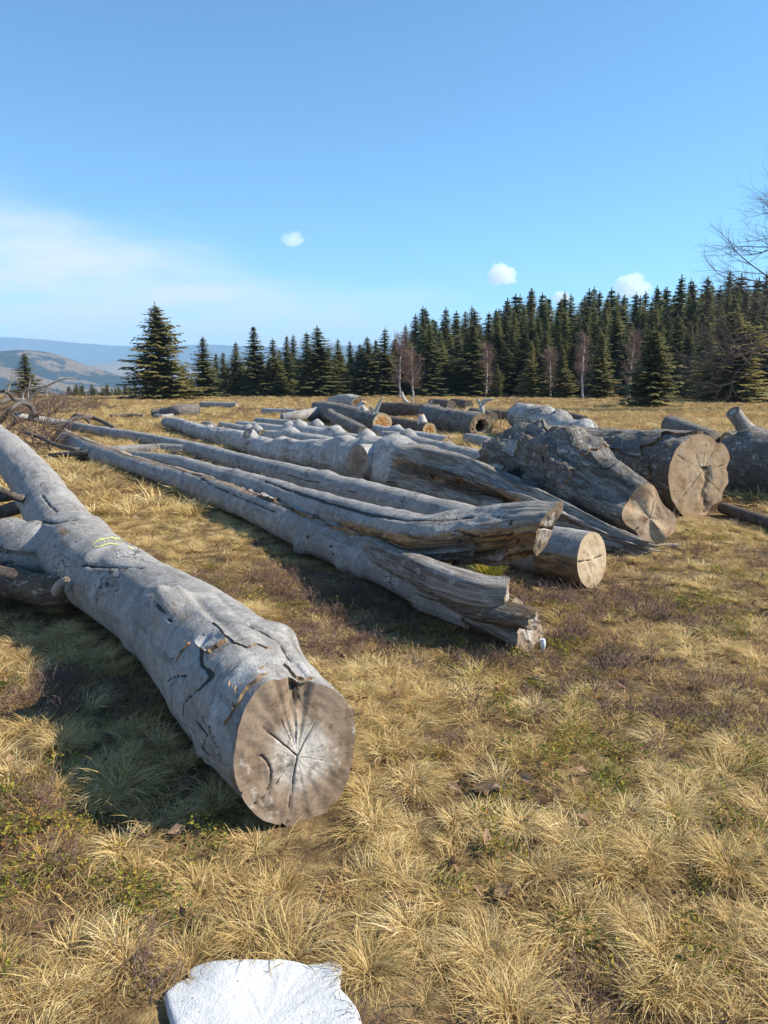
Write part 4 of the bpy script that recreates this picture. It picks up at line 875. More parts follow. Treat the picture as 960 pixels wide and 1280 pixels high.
SPR = []     # prototypes: (trunk, crown, height, half width)
for sd, h, w, dn, lw, shp, mt, dp in [(1, 10, 2.75, 1.15, .03, .75, 'spruce_tip', 1.0), (2, 11, 2.1, 1.0, .03, .8, 'spruce', .9), (3, 12, 2.0, 1.0, .05, .72, 'spruce', 1.1), (4, 12, 1.7, 1.0, .06, .7, 'spruce', 1.2), (5, 8, 1.5, 1.0, .04, .85, 'spruce_tip', .8), (6, 13, 2.2, .9, .10, .7, 'spruce', 1.0), (7, 7, 1.9, 1.1, .10, .7, 'spruce_tip', 1.0), (8, 11, 2.6, 1.1, .02, .55, 'spruce_tip', .9)]:
    a, b = spruce_meshes(sd, h, w, dn, lw, shp, mt, dp); SPR.append((a, b, h, w))
def spruce(kind, x, y, z, h, w, label, rz, group=None, name='spruce_tree'):
    t_, c_, h0, w0 = SPR[kind]
    r = thing(name, label, 'spruce tree', (x, y, z), group)
    r.rotation_euler = (R(random.uniform(-1.2, 1.2)), R(random.uniform(-1.2, 1.2)), rz); r.scale = (w / w0, w / w0, h / h0)
    for src in (t_, c_):
        o = src.copy(); col.objects.link(o); o.parent = r
def tree_at(u, vtop, y, hw, kind, label, group=None, rz=None, zb=None):
    p = at_y(u, vtop, y); z = float(H(p[0], y)) if zb is None else zb
    spruce(kind, p[0], y, z - .1, p[2] - z + .1, hw * y / F * 1.7, label, random.uniform(0, 6.28) if rz is None else rz, group)
random.seed(11)
# the trees one can tell apart: (column, top row, distance, half width in pixels, kind, label)
for u, v, y, hw, k, lb in [
    (195, 380, 64, 37, 0, 'tall broad spruce standing alone left of the forest, against the cloud'),
    (30, 442, 62, 17, 4, 'small spruce at the far left behind the bleached branches'),
    (228, 457, 70, 15, 4, 'small spruce close against the right foot of the tall broad spruce'),
    (252, 422, 70, 20, 1, 'slim spruce right of the tall broad one, with sky on both sides'),
    (278, 441, 76, 12, 3, 'short dark spruce just right of the slim spruce'),
    (293, 428, 74, 15, 2, 'spruce left of the tallest pair at the forest edge'),
    (316, 408, 72, 21, 1, 'tall full spruce, tallest of the left forest edge beside a narrow one'),
    (342, 424, 72, 14, 3, 'narrow spruce right of the tall full one at the left forest edge'),
    (398, 409, 70, 27, 2, 'broad dense spruce above the grey shaded log, tallest of its group'),
    (460, 422, 73, 20, 1, 'lighter green spruce above the stout orange-ended log'),
    (537, 405, 70, 18, 5, 'light green open spruce right beside the bare brown birches'),
    (590, 406, 72, 27, 1, 'broad spruce above the hollow log in front of the darker forest'),
    (621, 456, 68, 9, 4, 'little spruce right of the bare birch above the hollow log'),
    (664, 428, 67, 13, 4, 'small pale green spruce standing left of the two white birches'),
    (704, 432, 67, 13, 4, 'small spruce left of the white birch in the middle of the forest edge'),
    (752, 417, 65, 17, 4, 'bright green slim spruce between the two white-stemmed birches'),
    (820, 410, 46, 28, 6, 'dark bushy spruce on a short bare stem, nearest in the right meadow'),
    (862, 403, 68, 14, 3, 'slim upright spruce right behind the dark bushy one'),
    (921, 388, 58, 40, 7, 'wide olive-green spruce at the right behind the bare tree limbs'),
    (885, 400, 64, 24, 1, 'dark spruce half hidden left of the wide olive-green one'),
]:
    tree_at(u, v, y, hw, k, lb)
# the forest wall behind: skyline trees, then fill
sky_pts = [(357, 420, 13), (365, 419, 14), (383, 416, 16), (422, 424, 14), (437, 427, 13), (449, 430, 13), (470, 425, 13), (480, 411, 17), (493, 424, 13), (507, 407, 16), (520, 394, 18), (532, 387, 18), (545, 401, 16), (557, 386, 20), (570, 398, 16), (582, 389, 18), (595, 388, 20), (610, 391, 18), (618, 387, 18), (633, 374, 22), (645, 369, 22), (654, 380, 18), (663, 362, 22), (676, 367, 20), (688, 373, 18), (698, 376, 18), (706, 372, 18), (715, 369, 20), (726, 376, 18), (737, 363, 20), (750, 365, 20), (758, 372, 18), (767, 361, 22), (780, 372, 20), (792, 367, 20), (803, 371, 18), (808, 366, 20), (822, 362, 22), (835, 361, 20), (844, 370, 18), (852, 346, 24), (865, 354, 22), (876, 366, 20), (885, 347, 24), (898, 360, 20), (910, 339, 26), (922, 356, 22), (930, 344, 24), (948, 351, 24), (962, 345, 26), (980, 350, 26), (1000, 342, 28), (1022, 348, 28), (1045, 340, 28), (1070, 345, 28)]
GF = 'dark spruces of the dense forest wall'
LF = 'dark spruce in the dense forest wall behind the single trees and birches'
for i, (u, v, hw) in enumerate(sky_pts):
    y = 84 + (i * 37 % 17)
    if u < 510: y = 74 + (i * 5 % 7)
    tree_at(u, v, y, hw * 1.05, [1, 2, 3, 5, 2, 3][i % 6], LF if u > 500 else 'dark spruce in the thin left part of the forest edge against the sky', GF if u > 500 else 'spruces of the thin left forest edge')
us = np.array([p[0] for p in sky_pts]); vsk = np.array([p[1] for p in sky_pts])
for row, (y0, drop, step) in enumerate([(79, 22, 9), (74.5, 46, 13), (110, 4, 12)]):
    u = 508 + row * 5
    while u < 1080:
        v = np.interp(u, us, vsk) + drop + random.uniform(-10, 14)
        tree_at(u + random.uniform(-4, 4), v, y0 + random.uniform(-2.5, 2.5), random.uniform(14, 20), random.choice([1, 2, 3, 5]), LF, GF)
        u += step
for u in range(262, 508, 8):      # low dark trees between the left edge trees
    v = np.interp(u, [268, 350, 505], [448, 440, 430]) + random.uniform(-8, 12)
    tree_at(u + random.uniform(-3, 3), v, 79 + random.uniform(-2, 3), random.uniform(11, 15), random.choice([1, 2, 3]), 'low dark spruce between the taller trees of the left forest edge', 'low spruces of the left forest edge')
for i in range(34):                # small trees beyond the brow of the meadow
    u = 84 + i * 2.6 + random.uniform(-2, 2); y = random.uniform(92, 120)
    tree_at(u, random.uniform(479, 490), y, random.uniform(7, 11), random.choice([3, 4, 2]), 'tiny far spruce beyond the brow of the meadow left of the tall broad spruce', 'tiny spruces beyond the brow')
for i, (u, v) in enumerate([(212, 470), (240, 468), (263, 472), (20, 486), (45, 488), (62, 490), (5, 487)]):
    tree_at(u, v, 98 + i, 7, 4, 'tiny far spruce beyond the brow of the meadow beside the left edge trees', 'tiny spruces beyond the brow, at the sides')

# bare broadleaved trees
def grow(g, segs, p, d, L, r, lvl, spread, maxl, up=.1, taper=.72, kids=(2, 4), curve=.25):
    n = 4 if lvl < 2 else 3
    for i in range(n):
        d = d + g.normal(0, curve / n ** .5, 3) * .5 + np.array([0, 0, up / n]); d = d / np.linalg.norm(d)
        q = p + d * L / n; r1 = r * (1 - (1 - taper) * (i + 1) / n) if lvl < maxl else r * (1 - .8 * (i + 1) / n)
        r0 = r * (1 - (1 - taper) * i / n) if lvl < maxl else r * (1 - .8 * i / n)
        segs[min(lvl, 2)].append((*p, *q, r0, r1)); p = q
        if lvl < maxl:
            for _ in range(g.integers(*kids) if i == n - 1 else (1 if g.random() < .75 else 0)):
                ax = g.normal(0, 1, 3); ax -= d * ax.dot(d); ax /= np.linalg.norm(ax)
                a = g.uniform(.5, 1.2) * spread
                grow(g, segs, p, d * math.cos(a) + ax * math.sin(a), L * g.uniform(.55, .8), r1 * g.uniform(.5, .75), lvl + 1, spread, maxl, up, taper, kids, curve)
def birch_meshes(seed, h, w):
    g = np.random.default_rng(seed); st, tw = [], []
    p = np.array([0, 0, -.2]); n = 14
    path = [p]
    for i in range(n):
        p = p + np.array([g.normal(0, .035), g.normal(0, .035), 1 * (h + .2) / n]); path.append(p)
    for i in range(n): st.append((*path[i], *path[i + 1], .085 * (1 - i / n) ** .8 + .012, .085 * (1 - (i + 1) / n) ** .8 + .012))
    for k in range(70):
        t = g.uniform(.18, .98); i = min(int(t * n), n - 1); b = path[i] + (path[i + 1] - path[i]) * (t * n - i)
        a = g.random() * 6.28; ln = w * (np.sin(np.pi * min(1, t * .8 + .14)) ** .8) * g.uniform(.35, 1.35)
        d = np.array([math.cos(a), math.sin(a), g.uniform(.8, 1.5)]); d /= np.linalg.norm(d)
        e = b + d * ln; tw.append((*b, *e, .018, .008))
        for _ in range(10):
            s = b + d * ln * g.uniform(.25, 1); dd = d + g.normal(0, .5, 3) + np.array([0, 0, .1]); dd /= np.linalg.norm(dd)
            m = s + dd * g.uniform(.2, .45); tw.append((*s, *m, .009, .006))
            d3 = dd + g.normal(0, .4, 3); d3 /= np.linalg.norm(d3); tw.append((*m, *(m + d3 * g.uniform(.15, .4)), .007, .004))
    V, Fs = tube_set(st, 7); a_ = mesh_obj('trunk', V, Fs, M['birch'], link=False)
    V, Fs = tube_set(tw, 3); b_ = mesh_obj('crown', V, Fs, M['twig'], link=False)
    return a_, b_
for i, (u, v, y, w, lb, tx) in enumerate([
    (732, 421, 63, .85, 'slender bare birch with a white stem between two small spruces', 0),
    (791, 419, 63, 1.0, 'bare birch with a leaning white stem left of the dark bushy spruce', .02),
    (500, 422, 66, 1.35, 'bare brown birch with a pale stem, left one of the pair', 0),
    (517, 440, 66.5, 1.2, 'bare brown birch, right and shorter one of the pair', 0),
    (608, 433, 70, .75, 'bare reddish birch before the forest right of the broad spruce', 0),
    (690, 437, 70, .9, 'faint bare birch in the shade before the forest, left of the middle spruces', 0)]):
    p = at_y(u, v, y); z = float(H(p[0], y)); h = p[2] - z
    a_, b_ = birch_meshes(40 + i, h, w)
    r = thing('birch_tree', lb, 'birch tree', (p[0], y, z)); r.rotation_euler = (0, tx * 3, 0)
    for o in (a_, b_): col.objects.link(o); o.parent = r
def bare_tree(label, x, y, h, seed, specs):
    z = float(H(x, y)); g = np.random.default_rng(seed); segs = [[], [], []]
    pts = [np.array([x, y, z - .3])]; n = 12
    for i in range(n): pts.append(pts[-1] + np.array([g.normal(0, .06), g.normal(0, .06), h / n]))
    for i in range(n): segs[0].append((*pts[i], *pts[i + 1], .30 * (1 - i / n) ** .8 + .03, .30 * (1 - (i + 1) / n) ** .8 + .03))
    r = thing('bare_tree', label, 'tree', (x, y, z))
    V, Fs = tube_set(segs[0], 9); mesh_obj('trunk', V, Fs, M['bare'], r)
    for t, d, L, r0 in specs:
        i = min(int(t * n), n - 1); b = pts[i] + (pts[i + 1] - pts[i]) * (t * n - i); d = np.array(d, float); d /= np.linalg.norm(d)
        sg = [[], [], []]
        grow(g, sg, b, d, L * .92, r0 * .85, 1, .75, 5, .08, .72, (2, 4), .28)
        V, Fs = tube_set(sg[1], 6); o = mesh_obj('limb', V, Fs, M['bare'], r)
        V, Fs = tube_set(sg[2], 3); o = mesh_obj('twigs', V, Fs, M['bare'], o); o['kind'] = 'stuff'
bx = at_y(1018, 474, 40)[0]
bare_tree('big bare tree reaching in from the right edge above the forest', bx, 40, 11.8, 5, [(.48, (-1, -.2, .55), 3.0, .11), (.60, (-1, .2, .5), 2.7, .10), (.70, (-1, -.1, .7), 2.5, .09), (.80, (-.8, .3, 1), 2.2, .08), (.9, (-.6, -.3, 1), 2.0, .06), (.30, (-1, .3, .05), 3.2, .09), (.24, (-1, -.3, -.02), 3.2, .08), (.36, (-1, .1, .12), 3.0, .08), (.5, (1, .4, .5), 2.6, .1), (.65, (.8, -.4, .7), 2.6, .1), (.8, (.5, .5, 1), 2.2, .08), (.4, (.6, .8, .3), 2.6, .09), (.55, (-1, .5, .9), 2.6, .08), (.66, (-.9, -.5, .35), 2.6, .08), (.75, (-1, .4, .5), 2.4, .07), (.20, (-1, .15, .12), 3.4, .08), (.85, (-.9, 0, .6), 2.0, .06), (.44, (-1, -.5, .25), 2.8, .08)])

# brushwood: crown twigs left lying at the far left
def brush_pile(name, label, spots, seed, n, L, rad):
    g = np.random.default_rng(seed); segs = [[], [], []]
    for k in range(n):
        u, v = spots[g.integers(len(spots))]
        d = ray(u + g.normal(0, 10), v + g.normal(0, 2)); tt = CZ / -d[2]; p = d * tt
        p = np.array([p[0], p[1], float(H(p[0], p[1])) + g.uniform(0, .18)])
        dr = np.array([g.normal(0, 1), g.normal(0, .8), abs(g.normal(.15, .5))]); dr /= np.linalg.norm(dr)
        grow(g, segs, p, dr, L * g.uniform(.5, 1.2), rad * g.uniform(.6, 1.3), 2, .8, 4, -.05, .7, (1, 3), .5)
    V, Fs = tube_set(segs[2], 3); o = mesh_obj(name, V, Fs, M['brush'], smooth=True)
    tag(o, label, 'brushwood', None, 'stuff')
brush_pile('brushwood', 'tangle of dead brown crown twigs at the far left behind the trunks', [(10, 515), (30, 512), (50, 512), (70, 512), (95, 512), (60, 506), (20, 530), (30, 545), (120, 514), (90, 512), (40, 522), (60, 520), (15, 522), (75, 538), (50, 550), (60, 565)], 3, 330, .8, .020)
brush_pile('brushwood', 'brown twigs and bark litter strewn among the logs of the far pile', [(380, 525), (400, 519), (350, 519), (560, 520), (500, 518), (640, 505), (300, 517), (160, 517), (570, 545), (620, 541), (450, 535), (420, 528)], 4, 140, .5, .016)

# small puffy clouds, far beyond the mountains
def cloud(label, u, v, wpx, hpx, D, seed, dens):
    g = np.random.default_rng(seed); c = at_y(u, v, D); s = D / F
    import bmesh
    bm = bmesh.new(); bmesh.ops.create_icosphere(bm, subdivisions=6, radius=1.0)
    P = np.array([v_.co[:] for v_ in bm.verts]); Fq = np.array([[v_.index for v_ in f.verts] for f in bm.faces]); bm.free()
    k = 1 + .75 * fbm(P * 1.9 + seed, 5, .65)
    P = P * k[:, None] * np.array([wpx * s / 2, wpx * s / 2, hpx * s / 2])
    P[:, 2] = np.where(P[:, 2] < 0, P[:, 2] * .7, P[:, 2])
    m, t = new_mat('cloud_vapour'); pvn = N(t, 'ShaderNodeVolumePrincipled', ins={'Color': (1, 1, 1, 1), 'Density': dens * .8 / (hpx * s), 'Anisotropy': 0.0}); N(t, 'ShaderNodeOutputMaterial', ins={1: pvn.outputs[0]})
    o = mesh_obj('cloud', P + c, Fq, m); tag(o, label, 'cloud')
cloud('little faint cloud wisp high in the blue left of centre', 367, 301, 26, 17, 14000, 4, .8)
cloud('small puffy white cloud low above the middle of the forest', 628, 347, 32, 27, 14000, 5, 3.2)
cloud('puffy white cloud peeping over the treetops at the right', 790, 362, 38, 34, 14000, 6, 3.2)
cloud('tiny cloud half hidden behind the treetops, between the two puffy ones', 701, 373, 20, 18, 14000, 8, 4.0)

# ------------------------------------------------------------------ snow patch
def snow_patch():
    out = [(205, 1248), (213, 1235), (228, 1226), (236, 1222), (234, 1215), (245, 1206), (268, 1203), (300, 1201), (330, 1200), (360, 1199), (385, 1203), (405, 1201), (421, 1199), (428, 1207), (426, 1225), (428, 1240), (438, 1252), (449, 1268), (452, 1285), (450, 1330), (440, 1380), (400, 1410), (340, 1420), (280, 1405), (225, 1380), (205, 1330), (214, 1290), (208, 1262)]
    P = []
    for u, v in out:
        d = ray(u, v); tt = (CZ - .02) / -d[2]; P.append(d[:2] * tt)
    P = np.array(P); n = 168
    Q = catmull(np.hstack([np.vstack([P, P[:1]]), np.zeros((len(P) + 1, 2))]), n + 1)[:-1, :2]
    c = Q.mean(0); rho = np.array([1.0, 1.0, .985, .96, .92, .86, .78, .68, .56, .42, .28, .14, .0]); hz = np.array([-.02, .012, .022, .026, .028, .029, .030, .031, .031, .032, .032, .032, .032])
    X = c[0] + (Q[:, 0] - c[0]) * rho[:, None]; Y = c[1] + (Q[:, 1] - c[1]) * rho[:, None]
    jag = 1 + .012 * fbm(xyz(X * 30, Y * 30), 3); X = c[0] + (X - c[0]) * jag; Y = c[1] + (Y - c[1]) * jag
    Z = H(X, Y) + hz[:, None] + .012 * fbm(xyz(X * 7, Y * 7, 2), 3) * (rho < .97)[:, None] + .003 * fbm(xyz(X * 60, Y * 60, 2), 2) * (rho < .99)[:, None]
    m, t = new_mat('old_snow'); v = N(t, 'ShaderNodeNewGeometry').outputs['Position']
    sp = N(t, 'ShaderNodeTexVoronoi', ins={'Vector': v, 'Scale': 55.0}).outputs['Distance']
    dirt = math_n(t, 'MULTIPLY', smooth_n(t, sp, .22, .12), smooth_n(t, noise_n(t, v, 16, 3), .53, .62))
    c3 = mixc(t, math_n(t, 'MULTIPLY', noise_n(t, v, 5, 4), .35), (.60, .61, .62), (.50, .52, .56)); c3 = mixc(t, math_n(t, 'MULTIPLY', dirt, .8), c3, (.22, .17, .12))
    finish(t, c3, .6, math_n(t, 'ADD', noise_n(t, v, 170, 4, .7), math_n(t, 'MULTIPLY', noise_n(t, v, 30, 3), 1.4)), .6, .008, .3)
    o = mesh_obj('snow_patch', xyz(X, Y, Z).reshape(-1, 3), grid_faces(len(rho), n, True), m)
    tag(o, 'last small patch of white snow on the grass at the bottom edge', 'snow')
    return Q
SNOW = snow_patch()

# ------------------------------------------------------------------ grass, heath and litter
def blade_mesh(name, g, n, rad, L, w, a0, a1, mat, lean=(0, 0), tone=(0, 1), segs=4, spreadpow=.7, wave=0.15):
    """n curved blades growing from a small disc; a0/a1 = angle from upright at the root and at the tip"""
    ph = g.random(n) * 2 * np.pi; rr = rad * g.random(n) ** spreadpow
    out = ph + g.normal(0, .5, n)
    ln = g.uniform(*L, n); s0 = g.uniform(*a0, n) * np.clip(.3 + rr / max(rad, 1e-4), 0, 1); s1 = g.uniform(*a1, n)
    p = xyz(rr * np.cos(ph), rr * np.sin(ph), np.zeros(n) - .01); pts = [p]
    bend = g.normal(0, wave, n)
    for k in range(segs):
        a = s0 + (s1 - s0) * ((k + .7) / segs); az = out + bend * (k + 1)
        st = np.stack([np.sin(a) * np.cos(az) + lean[0] * (k + 1) / segs, np.sin(a) * np.sin(az) + lean[1] * (k + 1) / segs, np.cos(a)], -1)
        p = p + st * (ln / segs)[:, None]; p[:, 2] = np.maximum(p[:, 2], .003 + .012 * g.random(n)); pts.append(p.copy())
    tw = out + np.pi / 2 + g.normal(0, .6, n); sd = np.stack([np.cos(tw), np.sin(tw), g.normal(0, .25, n)], -1)
    ww = g.uniform(*w, n); prof = np.interp(np.arange(segs + 1) / segs, [0, .5, .85, 1], [1, .95, .6, .12])
    V = np.stack([np.stack([pts[k] - sd * (ww * prof[k] / 2)[:, None], pts[k] + sd * (ww * prof[k] / 2)[:, None]], 1) for k in range(segs + 1)], 1)
    V = V.reshape(-1, 3); b = (np.arange(n) * 2 * (segs + 1))[:, None]
    Fs = np.concatenate([b + np.array([[2 * k, 2 * k + 1, 2 * k + 3, 2 * k + 2]]) for k in range(segs)])
    bc = np.repeat(tone[0] + (tone[1] - tone[0]) * g.random(n), 2 * (segs + 1))
    return mesh_obj(name, V, Fs, mat, link=False, attrs={'bc': bc})
def twig_mesh(name, g, n, rad, h, mat):
    segs, tones = [], []
    for i in range(n):
        a = g.random() * 6.28; r = rad * g.random() ** .6; p = np.array([r * math.cos(a), r * math.sin(a), -.01])
        d = np.array([g.normal(0, .45), g.normal(0, .45), 1.0]); L = h * g.uniform(.5, 1.1)
        for k in range(3):
            d = d + g.normal(0, .3, 3) * np.array([1, 1, .4]); d /= np.linalg.norm(d); q = p + d * L / 3
            q[2] = max(q[2], .004); segs.append((*p, *q, .0013, .0009)); p = q
            for _ in range(2):
                e = d + g.normal(0, .7, 3); e /= np.linalg.norm(e); e2 = p + e * L * g.uniform(.2, .4); e2[2] = max(e2[2], .004); segs.append((*p, *e2, .0009, .0005))
    V, Fs = tube_set(segs, 3)
    return mesh_obj(name, V, Fs, mat, link=False, attrs={'bc': np.repeat(g.random(len(segs)), 6)})
def leaf_mesh(name, g, n, rad, h, size, mat, flat=False):
    a = g.random(n) * 6.28; r = rad * g.random(n) ** .6
    c = xyz(r * np.cos(a), r * np.sin(a), (h * g.random(n) ** .8) * (1 - .5 * (r / rad) ** 2) + .006)
    nrm = g.normal(0, 1, (n, 3)); nrm[:, 2] = np.abs(nrm[:, 2]) + (2.5 if flat else .5); nrm /= np.linalg.norm(nrm, axis=1)[:, None]
    u = np.cross(nrm, g.normal(0, 1, (n, 3))); u /= np.linalg.norm(u, axis=1)[:, None]; v = np.cross(nrm, u)
    s = g.uniform(*size, n)[:, None]
    cup = nrm * s * .25
    V = np.stack([c - u * s, c - u * s * .1 + v * s * .55 + cup, c + u * s, c - u * s * .1 - v * s * .55 + cup, c], 1).reshape(-1, 3); b = (np.arange(n) * 5)[:, None]
    Fs = np.concatenate([b + np.array([[0, 1, 4]]), b + np.array([[1, 2, 4]]), b + np.array([[2, 3, 4]]), b + np.array([[3, 0, 4]])])
    return mesh_obj(name, V, Fs[:, ::-1], mat, link=False, smooth=False, attrs={'bc': np.repeat(g.random(n), 5)})

g = np.random.default_rng(21)
def coll(name, objs):
    c = bpy.data.collections.new(name)
    for i, o in enumerate(objs): o.name = f'{name}_{i:02d}'; c.objects.link(o)
    return c
straw, thatch = M['straw'], M['thatch']
tuss = [blade_mesh('b', g, int(g.integers(170, 260)), g.uniform(.03, .06), (.045, .135), (.0012, .0026), (.3, 1.1), (1.3, 2.4), straw, (g.normal(0, .25), g.normal(0, .25)), (0, 1)) for _ in range(10)]
mats = [blade_mesh('b', g, 120, .11, (.03, .11), (.0014, .0034), (.5, 1.4), (1.2, 2.0), thatch, (g.normal(0, .2), g.normal(0, .2)), (0, 1), 3, .5, .3) for _ in range(8)]
tuss_far = [blade_mesh('b', g, 80, .07, (.10, .22), (.004, .008), (.2, .8), (1.0, 2.0), straw, (g.normal(0, .2), g.normal(0, .2)), (0, 1), 3) for _ in range(6)]
mat_far = [blade_mesh('b', g, 90, .25, (.12, .26), (.006, .011), (.8, 1.4), (1.3, 1.9), thatch, (g.normal(0, .2), g.normal(0, .2)), (0, 1), 3, .5, .3) for _ in range(5)]
heath = [twig_mesh('b', g, 26, .09, .085, M['heath']) for _ in range(5)]
berry = [leaf_mesh('b', g, 80, .08, .05, (.004, .010), M['bilberry']) for _ in range(5)]
leaves = [leaf_mesh('b', g, 1, .001, .01, (.018, .034), M['dryleaf'], True) for _ in range(6)]
COLL = {k: coll(k, v) for k, v in dict(tussock_source=tuss, mat_source=mats, far_tussock_source=tuss_far, far_mat_source=mat_far, heath_source=heath, berry_source=berry, leaf_source=leaves).items()}

# what the plants keep clear of
LP = np.concatenate([np.hstack([p[:-1], p[1:], r[:-1, None]]) for p, r in ALL_LOGS])
def clear(x, y, k=.86, hmax=.16):
    keep = np.ones(len(x), bool)
    for a in LP:
        if a[2] - a[6] > hmax: continue
        x0, y0, dx, dy = a[0], a[1], a[3] - a[0], a[4] - a[1]
        near = keep & (np.abs(x - x0) < 1.6) & (np.abs(y - y0) < 1.6)
        if not near.any(): continue
        t_ = np.clip(((x[near] - x0) * dx + (y[near] - y0) * dy) / max(dx * dx + dy * dy, 1e-8), 0, 1)
        d = np.hypot(x[near] - x0 - t_ * dx, y[near] - y0 - t_ * dy)
        idx = np.where(near)[0]; keep[idx[d < a[6] * k]] = False
    keep &= np.hypot(x + .25, y - 2.36) > .20       # trodden before the sawn end
    # the snow
    inside = np.zeros(len(x), bool); Q = SNOW * 1.0; c = Q.mean(0); Q = c + (Q - c) * 1.09
    for (ax, ay), (bx_, by_) in zip(Q, np.roll(Q, -1, 0)):
        cr = ((ay > y) != (by_ > y)) & (x < (bx_ - ax) * (y - ay) / (by_ - ay + 1e-12) + ax); inside ^= cr
    return keep & ~inside
def spread(g, dens, y0, y1, side=1.5, slope=.62, prob=None):
    """random points in the wedge of ground in front of the camera"""
    A = (slope * (y1 ** 2 - y0 ** 2) + 2 * side * (y1 - y0)); n = int(A * dens)
    y = y0 + (y1 - y0) * g.random(int(n * 2.2)); wmax = slope * y1 + side; wy = slope * y + side
    k = g.random(len(y)) < wy / wmax; y = y[k][:n]; x = (g.random(len(y)) * 2 - 1) * (slope * y + side)
    if prob is not None: k = g.random(len(x)) < prob(x, y); x, y = x[k], y[k]
    k = clear(x, y); return x[k], y[k]
def scatter(name, label, cname, pts, smin, smax, tilt=.12, zoff=0.0, flat=1.0):
    x = np.concatenate([p[0] for p in pts]); y = np.concatenate([p[1] for p in pts]); n = len(x)
    V = xyz(x, y, H(x, y) + zoff)
    g = np.random.default_rng(len(name) * 7 + n)
    me = bpy.data.meshes.new(name); me.vertices.add(n); me.vertices.foreach_set('co', V.astype(np.float32).ravel())
    at = me.attributes.new('rot', 'FLOAT_VECTOR', 'POINT'); at.data.foreach_set('vector', np.stack([g.normal(0, tilt, n), g.normal(0, tilt, n), g.random(n) * 6.283], -1).astype(np.float32).ravel())
    s = g.uniform(smin, smax, n); at = me.attributes.new('scl', 'FLOAT_VECTOR', 'POINT'); at.data.foreach_set('vector', np.stack([s, s, s * flat * g.uniform(.75, 1.2, n)], -1).astype(np.float32).ravel())
    at = me.attributes.new('pick', 'INT', 'POINT'); at.data.foreach_set('value', g.integers(0, 1000, n).astype(np.int32))
    o = bpy.data.objects.new(name, me); col.objects.link(o); tag(o, label, None, None, 'stuff')
    ng = bpy.data.node_groups.new(name + '_scatter', 'GeometryNodeTree')
    ng.interface.new_socket('Geometry', in_out='INPUT', socket_type='NodeSocketGeometry'); ng.interface.new_socket('Geometry', in_out='OUTPUT', socket_type='NodeSocketGeometry')
    gi = ng.nodes.new('NodeGroupInput'); go = ng.nodes.new('NodeGroupOutput')
    ci = N(ng, 'GeometryNodeCollectionInfo'); ci.inputs['Collection'].default_value = COLL[cname]; ci.inputs['Separate Children'].default_value = True; ci.inputs['Reset Children'].default_value = True
    na = [N(ng, 'GeometryNodeInputNamedAttribute', data_type=dt) for dt in ('FLOAT_VECTOR', 'FLOAT_VECTOR', 'INT')]
    for q, nm in zip(na, ('rot', 'scl', 'pick')): q.inputs[0].default_value = nm
    ip = N(ng, 'GeometryNodeInstanceOnPoints'); ip.inputs['Pick Instance'].default_value = True
    e2r = N(ng, 'FunctionNodeEulerToRotation'); ng.links.new(na[0].outputs[0], e2r.inputs[0])
    m2p = N(ng, 'GeometryNodeMeshToPoints')
    ng.links.new(gi.outputs[0], m2p.inputs[0]); ng.links.new(m2p.outputs[0], ip.inputs['Points']); ng.links.new(ci.outputs[0], ip.inputs['Instance'])
    ng.links.new(e2r.outputs[0], ip.inputs['Rotation']); ng.links.new(na[1].outputs[0], ip.inputs['Scale']); ng.links.new(na[2].outputs[0], ip.inputs['Instance Index'])
    ng.links.new(ip.outputs[0], go.inputs[0])
    mod = o.modifiers.new('scatter', 'NODES'); mod.node_group = ng
    return n
# patches: pn > 0 open heath and litter, pn < 0 thick straw
def pn(x, y): return fbm(xyz(x * .75 + 40, y * .75, 3.3), 4) + .25 * np.exp(-((x + 1.05) ** 2 + (y - 2.1) ** 2) / .35) + .15 * np.exp(-((x - .75) ** 2 + (y - 2.9) ** 2) / .5)
def bn(x, y): return fbm(xyz(x * 1.3 + 9, y * 1.3 + 4, 7.7), 4)
pt = lambda x, y: np.clip(.56 - 2.6 * pn(x, y), .10, 1)
ph_ = lambda x, y: np.clip(2.6 * (pn(x, y) + .03), .04, 1)
pb = lambda x, y: np.clip(3.5 * (bn(x, y) + .02), .05, 1)
gg = np.random.default_rng(5)
cnt = []
cnt.append(scatter('grass', 'dry straw-coloured grass tussocks all over the near meadow', 'tussock_source', [spread(gg, 110, 1.0, 5, 1.6, prob=pt), spread(gg, 56, 5, 12, 1.5, prob=pt)], .4, 1.25))
cnt.append(scatter('matted_grass', 'flattened dead grass lying between the tussocks', 'mat_source', [spread(gg, 50, 1.0, 5, 1.6), spread(gg, 34, 5, 12, 1.5)], .6, 1.2, .1))
cnt.append(scatter('far_grass', 'dry tussock grass on the farther meadow among the logs', 'far_tussock_source', [spread(gg, 14, 9, 22, 1.5, prob=pt), spread(gg, 5.5, 22, 45, 2, prob=pt), spread(gg, 1.6, 45, 78, 2, prob=pt)], .9, 1.7))
cnt.append(scatter('far_matted_grass', 'pale flattened grass covering the farther meadow', 'far_mat_source', [spread(gg, 9, 10, 24, 1.5), spread(gg, 4, 24, 50, 2), spread(gg, 1.5, 50, 80, 2)], .9, 1.7, .08))
cnt.append(scatter('heath', 'dark brown heath twigs in low open patches of the meadow', 'heath_source', [spread(gg, 70, 1.0, 6, 1.6, prob=ph_), spread(gg, 26, 6, 14, 1.5, prob=ph_)], .6, 1.3, .25))
cnt.append(scatter('bilberry', 'tiny green, yellow and reddish leaves of low creeping shrubs', 'berry_source', [spread(gg, 75, 1.0, 6, 1.6, prob=pb), spread(gg, 20, 6, 13, 1.5, prob=pb)], .5, 1.2, .2))
cnt.append(scatter('leaf_litter', 'dry brown leaves fallen in the grass', 'leaf_source', [spread(gg, 26, 1.0, 8, 1.6)], .6, 1.2, .5, .02))

